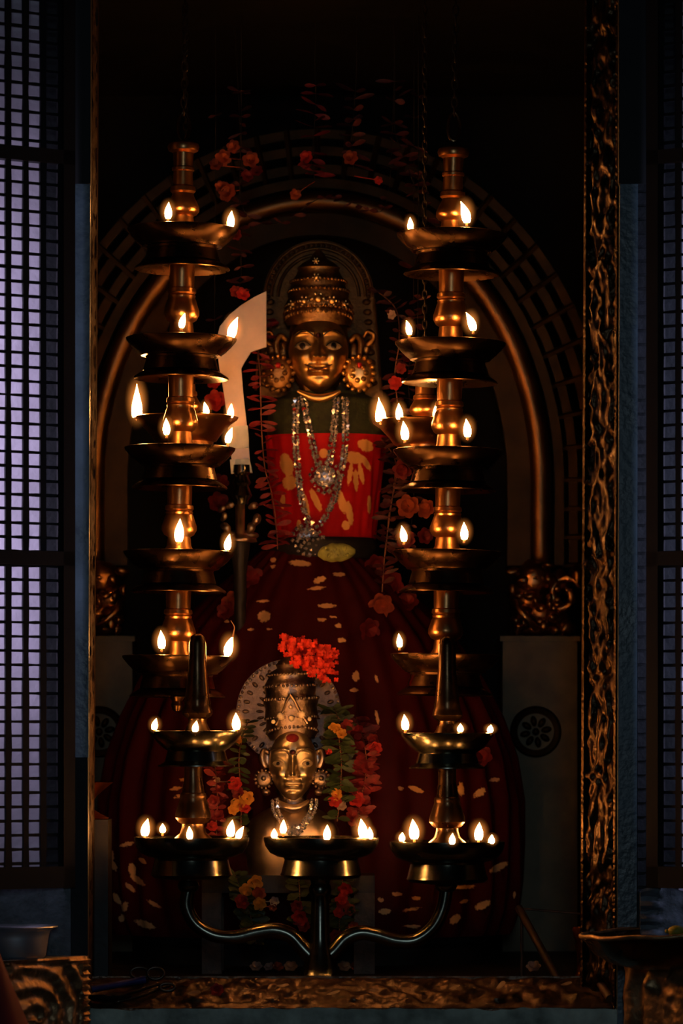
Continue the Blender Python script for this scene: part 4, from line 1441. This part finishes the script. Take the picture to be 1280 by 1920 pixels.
# grille doors folded back at an angle, hinged on the posts
def grille_door(idx, sg, hx, ang):
    L_ = .62
    hinge = Vector((hx, -.052, 0))
    dirv = Vector((sg * math.cos(ang), -math.sin(ang), 0))
    root = bpy.data.objects.new('door_%d' % idx, None)
    COL.objects.link(root); root.location = hinge; root['_o'] = tuple(hinge); root['kind'] = 'structure'
    nrm = Vector((-dirv.y, dirv.x, 0))

    def bar(b, a0, z0, a1, z1, wa, th, wob=0.0):
        n = 1 if not wob else 40
        pts = [(a0 + (a1 - a0) * k / n, z0 + (z1 - z0) * k / n) for k in range(n + 1)]
        vs, fs = [], []
        for (a, z) in pts:
            j = 1 + wob * noise.noise(Vector((a * 45, z * 60, idx)))
            wx, wz = (wa * j, 0) if abs(z1 - z0) > abs(a1 - a0) else (0, wa * j)
            for sx, sn in ((-1, -1), (1, -1), (1, 1), (-1, 1)):
                p = hinge + dirv * (a + sx * wx / 2) + Vector((0, 0, z + sx * wz / 2)) + nrm * (sn * th / 2)
                vs.append(p)
        m = len(pts)
        for k in range(m - 1):
            for q in range(4):
                q2 = (q + 1) % 4
                fs.append((k * 4 + q, k * 4 + q2, (k + 1) * 4 + q2, (k + 1) * 4 + q))
        fs += [(0, 1, 2, 3), tuple(range(4 * m - 4, 4 * m))[::-1]]
        b.add(vs, fs)
    zb, zt = P(0, 1668, -.05).z + .004, 1.93
    shear = .012
    rails = [P(0, 1655, -.1).z, P(0, 1046, -.1).z, P(0, 290, -.1).z, 1.90]
    b = B()
    bar(b, .012, zb, .012, zt, .024, .022)
    bar(b, L_ - .012, zb, L_ - .012, zt, .03, .022)
    bar(b, 0, zb + .02, L_, zb + .02, .04, .022)
    for z in rails[1:]:
        bar(b, 0, z, L_, z, .026, .022)
    b.build('frame', M['iron'], root, smooth=0)
    b = B()
    a = .026
    k = 0
    while a < L_:
        bar(b, a, zb, a, zt, .0118, .006, .35)
        a += .036; k += 1
    z = zb + .02
    while z < zt:
        bar(b, 0, z, L_, z, .0052, .005, .5)
        z += .0262
    b.build('grille_mesh', M['iron'], root, smooth=0)
    return root


grille_door(1, -1, P(136, 0, -.05).x, math.radians(32))
grille_door(2, 1, P(1216, 0, -.05).x, math.radians(32))

# ------------------------------------------------------------------ step wings and things in front
YW = -.30
sw = S(YW)


def wing(label, xa, xb, ya, yb, top, cx, cy, kind):
    """carved side stone of the steps: its face turns from (xa, ya) to (xb, yb), px columns and depths"""
    zt, z0 = P(0, top, -.2).z, -.34
    root = thing('carved_wing_stone', label, 'carved stone', ((P(xa, 0, ya).x + P(xb, 0, yb).x) / 2, -.2, z0))
    pa, pb = Vector((P(xa, 0, ya).x, ya, 0)), Vector((P(xb, 0, yb).x, yb, 0))
    nrm = Vector((pb.y - pa.y, -(pb.x - pa.x), 0)).normalized()
    if nrm.y > 0:
        nrm = -nrm

    def fn(u, v):
        p = pa.lerp(pb, u) + Vector((0, 0, z0 + (zt - z0) * v))
        px, py = toPX(p)
        r = math.hypot(px - cx, (py - cy) * .8)
        a = math.atan2(py - cy, px - cx)
        if kind == 'swirl':
            h = .5 + .5 * math.sin(r / 4.6 + a * 2.4 + 1.3 * noise.noise(Vector((px * .03, py * .03, 5))))
            h = h ** 1.5 * (1 if r < 118 else .2)
            if py < top + 9 or px > 150:
                h = .8 + .5 * math.sin(py * .5)
        else:
            q = px + (py - top) * .16 + 5 * math.sin((py - top) * .045)
            h = (.5 + .5 * math.sin((q - 1188) / 6.2)) ** .7 * 1.5 * math.exp(-((q - 1210) / 34) ** 2)
            h += .9 * math.exp(-((px - 1226 - (py - 1840) * .25) / 7) ** 2 - ((py - 1846) / 14) ** 2)
            h += .8 * max(0, noise.noise(Vector((px * .05, py * .05, 2)))) * (1 if px > 1245 else .2)
        q = 1 if kind == 'swirl' else .35
        h += q * (.35 * noise.noise(Vector((px * .07, py * .07, 8))) + .2 * noise.noise(Vector((px * .22, py * .22, 3))))
        return p + nrm * ((.009 if q == 1 else .014) * h)
    b = B()
    b.grid(fn, 150, 110)
    bk = [pa - nrm * .002, pb - nrm * .002]
    ymax = max(ya, yb)
    poly = [bk[0], bk[1]] + ([Vector((bk[1].x, -.055, 0)), Vector((bk[0].x, -.055, 0))])
    n = 4
    vs = [Vector((p.x, p.y, z)) for z in (z0, zt) for p in poly]
    b.cur = 1
    b.add(vs, [(0, 1, 2, 3), (7, 6, 5, 4)] + [(k, (k + 1) % 4, (k + 1) % 4 + 4, k + 4) for k in range(4)])
    b.build('carved_face', (M['wing'], M['stone_plinth']), root, smooth=60)
    return root


wing('carved step stone with swirling scrolls below the steel bowl', -70, 162, -.30, -.06, 1800, 66, 1916, 'swirl')
wing('carved golden step stone with a trunk shaped edge under the brass tray', 1172, 1345, -.06, -.32, 1814, 1230, 1880, 'trunk')

# steel bowl on the left wing
b = B()
c = P(28, 1814, -.125); c.z = P(0, 1800, -.2).z + .0005
k = S(-.125)
b.lathe([(q * k, -z * k * .76) for q, z in [(0.1, 0), (54, 0), (58, -6), (63, -50), (66, -66), (72, -74), (80, -78), (81, -76), (72, -71), (63, -64), (60, -50), (55, -8), (0.1, -4)]], c, 56)
tag(b.build('steel_bowl', M['steel'], None, c), 'shiny steel bowl with flared rim at the lower left edge', 'bowl')
# crimson cloth at the lower left corner
b = B()
c = P(-20, 1930, -.62)


def shawl(u, v):
    a = PI * 1.0 * u
    px = -130 + 0 * u
    t = v
    r = 30 + 175 * t ** .75
    x = -45 + r * math.cos(PI - a) * .62
    py = 1738 + 290 * t
    p = P(x, py, -.62 - .16 * math.sin(a) * (.4 + .6 * t))
    n_ = noise.noise(Vector((u * 6, t * 2, 4))) * .006
    return p + Vector((n_, n_, 0))


b.grid(shawl, 40, 40)
tag(b.build('crimson_shawl', M['red_cloth'], None, P(-45, 1738, -.62), smooth=180), 'out of focus crimson cloth hanging into the lower left corner', 'cloth')

# brass tray on the right wing
b = B()
c = P(1262, 1814, -.19)
k = S(-.19)
b.lathe([(q * k, -z * k) for q, z in [(0.1, 0), (70, -1), (112, -12), (140, -32), (156, -52), (164, -60), (168, -62), (169, -58), (160, -48), (146, -27), (116, -7), (72, 5), (0.1, 5)]][::-1], c + Vector((0, 0, .006)), 72,
        mod=lambda a, z: 1 + .012 * math.sin(a * 7 + 1) + .008 * math.sin(a * 17))
b.v = [c + Matrix.Rotation(math.radians(-3), 3, 'Y') @ (v - c) for v in b.v]
tray = tag(b.build('brass_tray', M['brass_dark'], None, c, smooth=60), 'wide shallow dark brass tray with a bright rim at the lower right', 'tray')
b = B()
for q in (0,):
    rp = []
    for n_ in range(72):
        a = 2 * PI * n_ / 72
        rr = 168 * k * (1 + .012 * math.sin(a * 7 + 1) + .008 * math.sin(a * 17))
        rp.append(c + Matrix.Rotation(math.radians(-3), 3, 'Y') @ Vector((rr * math.sin(a), -rr * math.cos(a), .006 + 61 * k + .0012 * math.sin(a * 9))))
    b.tube(rp, .0042, 8, closed=True)
b.build('rim', M['wing'], tray, smooth=180)  # brighter brass stands in for the flame-lit edge
b = B(); c = P(1268, 1746, -.12); b.ball(c, 17 * S(-.12), 14 * S(-.12), 11 * S(-.12), 18, 12); b.ball(c + Vector((-.018, 0, 0)), .004, .004, .004)
tag(b.build('yellow_fruit', M['yellow'], None, c, smooth=180), 'small yellow fruit above the brass tray at the right edge', 'fruit')

# brass pot edge seen behind the left jamb
b = B()
k = S(.30)
c = P(158, 1536, .30)
b.lathe([(q * k, -z * k) for q, z in [(.1, 0), (44, 0), (46, -3), (30, -10), (16, -20), (14, -30), (24, -44), (40, -58), (50, -66), (54, -69), (52, -70), (38, -60), (.1, -42)]], c, 40)
bp = b.build('footed_cup', M['copper'], None, c)
tag(bp, 'small footed metal cup half hidden behind the left door jamb', 'cup')
b = B()
b.box(c.x - .07, c.x + .05, .24, .36, 0, c.z)
tag(b.build('stone_block', M['stone_black'], None, (c.x, .30, 0), smooth=0), 'black stone block carrying the footed cup behind the left jamb', 'block')
# copper cup and rods at right
b = B()
k = S(.22)
c = P(1094, 1812, .22); c.z = 0
b.lathe([(q * k, z * k) for q, z in [(.1, 0), (26, 0), (27, 6), (18, 14), (13, 26), (13, 60), (17, 72), (15, 80), (20, 92), (22, 104), (20, 108), (.1, 104)]], c, 32)
tag(b.build('copper_lampstand', M['copper'], None, c), 'small copper stand beside the foot of the right jamb', 'stand')
for (p0, p1, r, lb) in ((P(972, 1702, .42), P(1046, 1838, .26), 8, 'dark rod leaning on the sanctum floor beside the right jamb'), (P(1096, 1796, .115), P(1143, 1872, .0), 8, 'short brown stick lying across the right end of the sill')):
    b = B(); b.tube([p0, p0 * .5 + p1 * .5, p1], r * S(.1), 12)
    tag(b.build('wooden_rod', M['rod'], None, p1), lb, 'rod')
b = B(); b.tube([P(975, 1704, .43), P(1030, 1708, .43), P(1095, 1714, .43)], 2.2 * S(.4), 8)
b.tube([P(1092, 1714, .43), Vector((P(1092, 1714, .43).x, .43, 0))], 3 * S(.4), 8)
b.tube([P(978, 1704, .43), Vector((P(978, 1714, .43).x, .43, 0))], 3 * S(.4), 8)
tag(b.build('metal_rack', M['rod'], None, (P(1030, 0, .43).x, .43, 0)), 'thin metal rack with one cross bar behind the leaning rod', 'rack')
b = B()
c = P(1015, 1802, .3)
for x, yy, r in ((1000, 1800, 16), (1030, 1790, 12), (1048, 1806, 10)):
    pass

# things lying on the left end of the sill
def sill_z(y):
    t = max(0, min(1, (y + .005) / .095))
    return -.030 + .052 * (t ** .8)


def SP(px, py, lift=.008):
    """point on the sloping sill seen at px, py, lifted off it"""
    best = min((i * .001 - .005 for i in range(96)), key=lambda q: abs(toPX((0, q, sill_z(q)))[1] - py))
    p = P(px, py, best)
    p.z = sill_z(best)
    return p + Vector((0, -.5 * lift, .87 * lift))


TG = thing('metal_tongs', 'old metal tongs with round loops lying on the left end of the sill', 'tongs', P(290, 1866, .03))
for k_, (pts, r) in enumerate((([(205, 1882), (250, 1868), (290, 1856), (312, 1852)], 3.2), ([(215, 1888), (262, 1876), (298, 1862), (318, 1856)], 3.2))):
    b = B()
    b.tube(catmull([SP(x, yy, .010) for x, yy in pts], 5), r * S(0), 8)
    b.build('arm', M['steel_old'] if 'steel_old' in M else M['chain'], TG, smooth=180)
for cx, cy, rx, ry in ((262, 1838, 17, 10), (292, 1840, 16, 11), (314, 1862, 14, 7)):
    b = B()
    b.tube([SP(cx, cy + 4, .010) + Vector((rx * math.cos(2 * PI * q / 20), -.3 * ry * math.sin(2 * PI * q / 20), ry * (1 - math.sin(2 * PI * q / 20)))) * S(0) for q in range(20)], 2.8 * S(0), 7, closed=True)
    b.build('loop', M['chain'], TG, smooth=180)
b = B()
p0, p1 = SP(172, 1868, .016), SP(272, 1850, .016)
b.tube([p0, p0 * .7 + p1 * .3, p0 * .3 + p1 * .7, p1], [6.5 * S(0), 6.5 * S(0), 6.5 * S(0), 8 * S(0)], 16)
tag(b.build('metal_tube', M['blue_metal'], None, p0), 'slim dark blue metal tube lying beside the tongs on the sill', 'metal tube')
b = B()
c = SP(205, 1880, .004)
b.lathe([(q * S(0), z * S(0)) for q, z in [(.1, 0), (30, 0), (40, 5), (44, 11), (42, 11), (36, 6), (.1, 3)]], c, 30, .45)
tag(b.build('black_dish', M['iron'], None, c, smooth=60), 'black oily dish under the tongs at the left end of the sill', 'dish')
b = B(); c = SP(407, 1868, .013); bloom(b, c, 14 * S(0), 6, 2, Vector((0, -1, .4)))
tag(b.build('fallen_flower', M['fl_red'], None, c, smooth=180), 'single small red flower lying on the carved sill', 'flower')
# dry leaves on the sill
for i, (x, yy, L_, w2, a, lb) in enumerate(((330, 1852, 14, 5, .1, 'pale dry leaf beside the tong loops on the sill'), (352, 1872, 16, 8, -.3, 'tan dry leaf left of the small red flower'), (378, 1868, 12, 4, .4, 'narrow dry leaf touching the small red flower'),
                                            (450, 1868, 16, 4, 0, 'dry leaf right of the small red flower'), (513, 1884, 7, 5, .5, 'bright scrap at the front edge of the sill'), (520, 1858, 14, 5, -.2, 'curled dry leaf in front of the lamp foot, to its left'),
                                            (548, 1872, 13, 4, .3, 'dry leaf in front of the lamp foot'), (612, 1874, 17, 5, .1, 'long dry leaf in front of the lamp foot, to its right'), (690, 1866, 12, 5, -.4, 'dry leaf below the right lamp arm'),
                                            (840, 1864, 15, 5, .2, 'dry leaf below the right lamp bowl'), (930, 1862, 13, 9, .6, 'folded dry leaf on the right part of the sill'), (1050, 1856, 14, 5, 0, 'dry leaf near the right jamb on the sill'))):
    y_ = .03 if yy > 1862 else .055
    c = SP(x, yy, .009)
    b = B()
    petal(b, c + Vector((0, -.002, .002)), Vector((math.cos(a), -.2, math.sin(a) * .5)), Vector((0, -.6, 1)), L_ * 1.6 * S(0), w2 * 1.2 * S(0), .25)
    tag(b.build('dry_leaf', M['paper'], None, c, smooth=180), lb, 'leaf', 'dry leaves on the sill')

# ------------------------------------------------------------------ light
def area(name, loc, target, sx, sy, power, col, spread=180):
    l = bpy.data.lights.new(name, 'AREA')
    l.shape = 'RECTANGLE'; l.size = sx; l.size_y = sy
    l.energy = power; l.color = col; l.spread = math.radians(spread)
    o = bpy.data.objects.new(name, l)
    COL.objects.link(o); o.location = loc
    o.rotation_euler = (Vector(target) - Vector(loc)).to_track_quat('-Z', 'Y').to_euler()
    return o


area('hall_window_light', (.12, -9.0, 1.35), (0, 0, .5), 0.50, 1.1, 23.0, (.62, .85, 1.0))
area('facade_side_light_left', (-.98, -.26, 1.02), (-.70, .02, 1.0), .10, .9, 2.0, (.78, .70, 1.0), 110)  # unseen side light put in to wash the lavender facade
area('facade_side_light_right', (1.04, -.25, .95), (.74, .02, .92), .10, .95, 2.6, (.62, .66, 1.0), 110)  # its unseen counterpart for the right facade

w = bpy.data.worlds.new('dark_hall')
SCN.world = w
w.use_nodes = True
w.node_tree.nodes['Background'].inputs[0].default_value = (.35, .45, .7, 1)
w.node_tree.nodes['Background'].inputs[1].default_value = 0.0012

# ------------------------------------------------------------------ camera
cam = bpy.data.cameras.new('camera')
co = bpy.data.objects.new('camera', cam)
COL.objects.link(co)
co.location = (0, -D, ZC)
co.rotation_euler = (PI / 2, 0, 0)
cam.sensor_width = 36
cam.sensor_fit = 'AUTO'
cam.lens = F / 1920.0 * 36
cam.shift_y = (H0 - 960) / 1920.0
cam.clip_start = .05
cam.dof.use_dof = True
cam.dof.focus_distance = D + .30
cam.dof.aperture_fstop = 5.0
SCN.camera = co
vs_ = SCN.view_settings
vs_.view_transform = 'Standard'
vs_.look = 'None'
vs_.exposure = 0.0
vs_.gamma = 1.0
vs_.use_curve_mapping = False
SCN.cycles.use_denoising = True
SCN.cycles.max_bounces = 6
SCN.cycles.sample_clamp_indirect = 6
SCN.cycles.caustics_reflective = False
SCN.cycles.caustics_refractive = False
for o in bpy.data.objects:
    if '_o' in o:
        del o['_o']
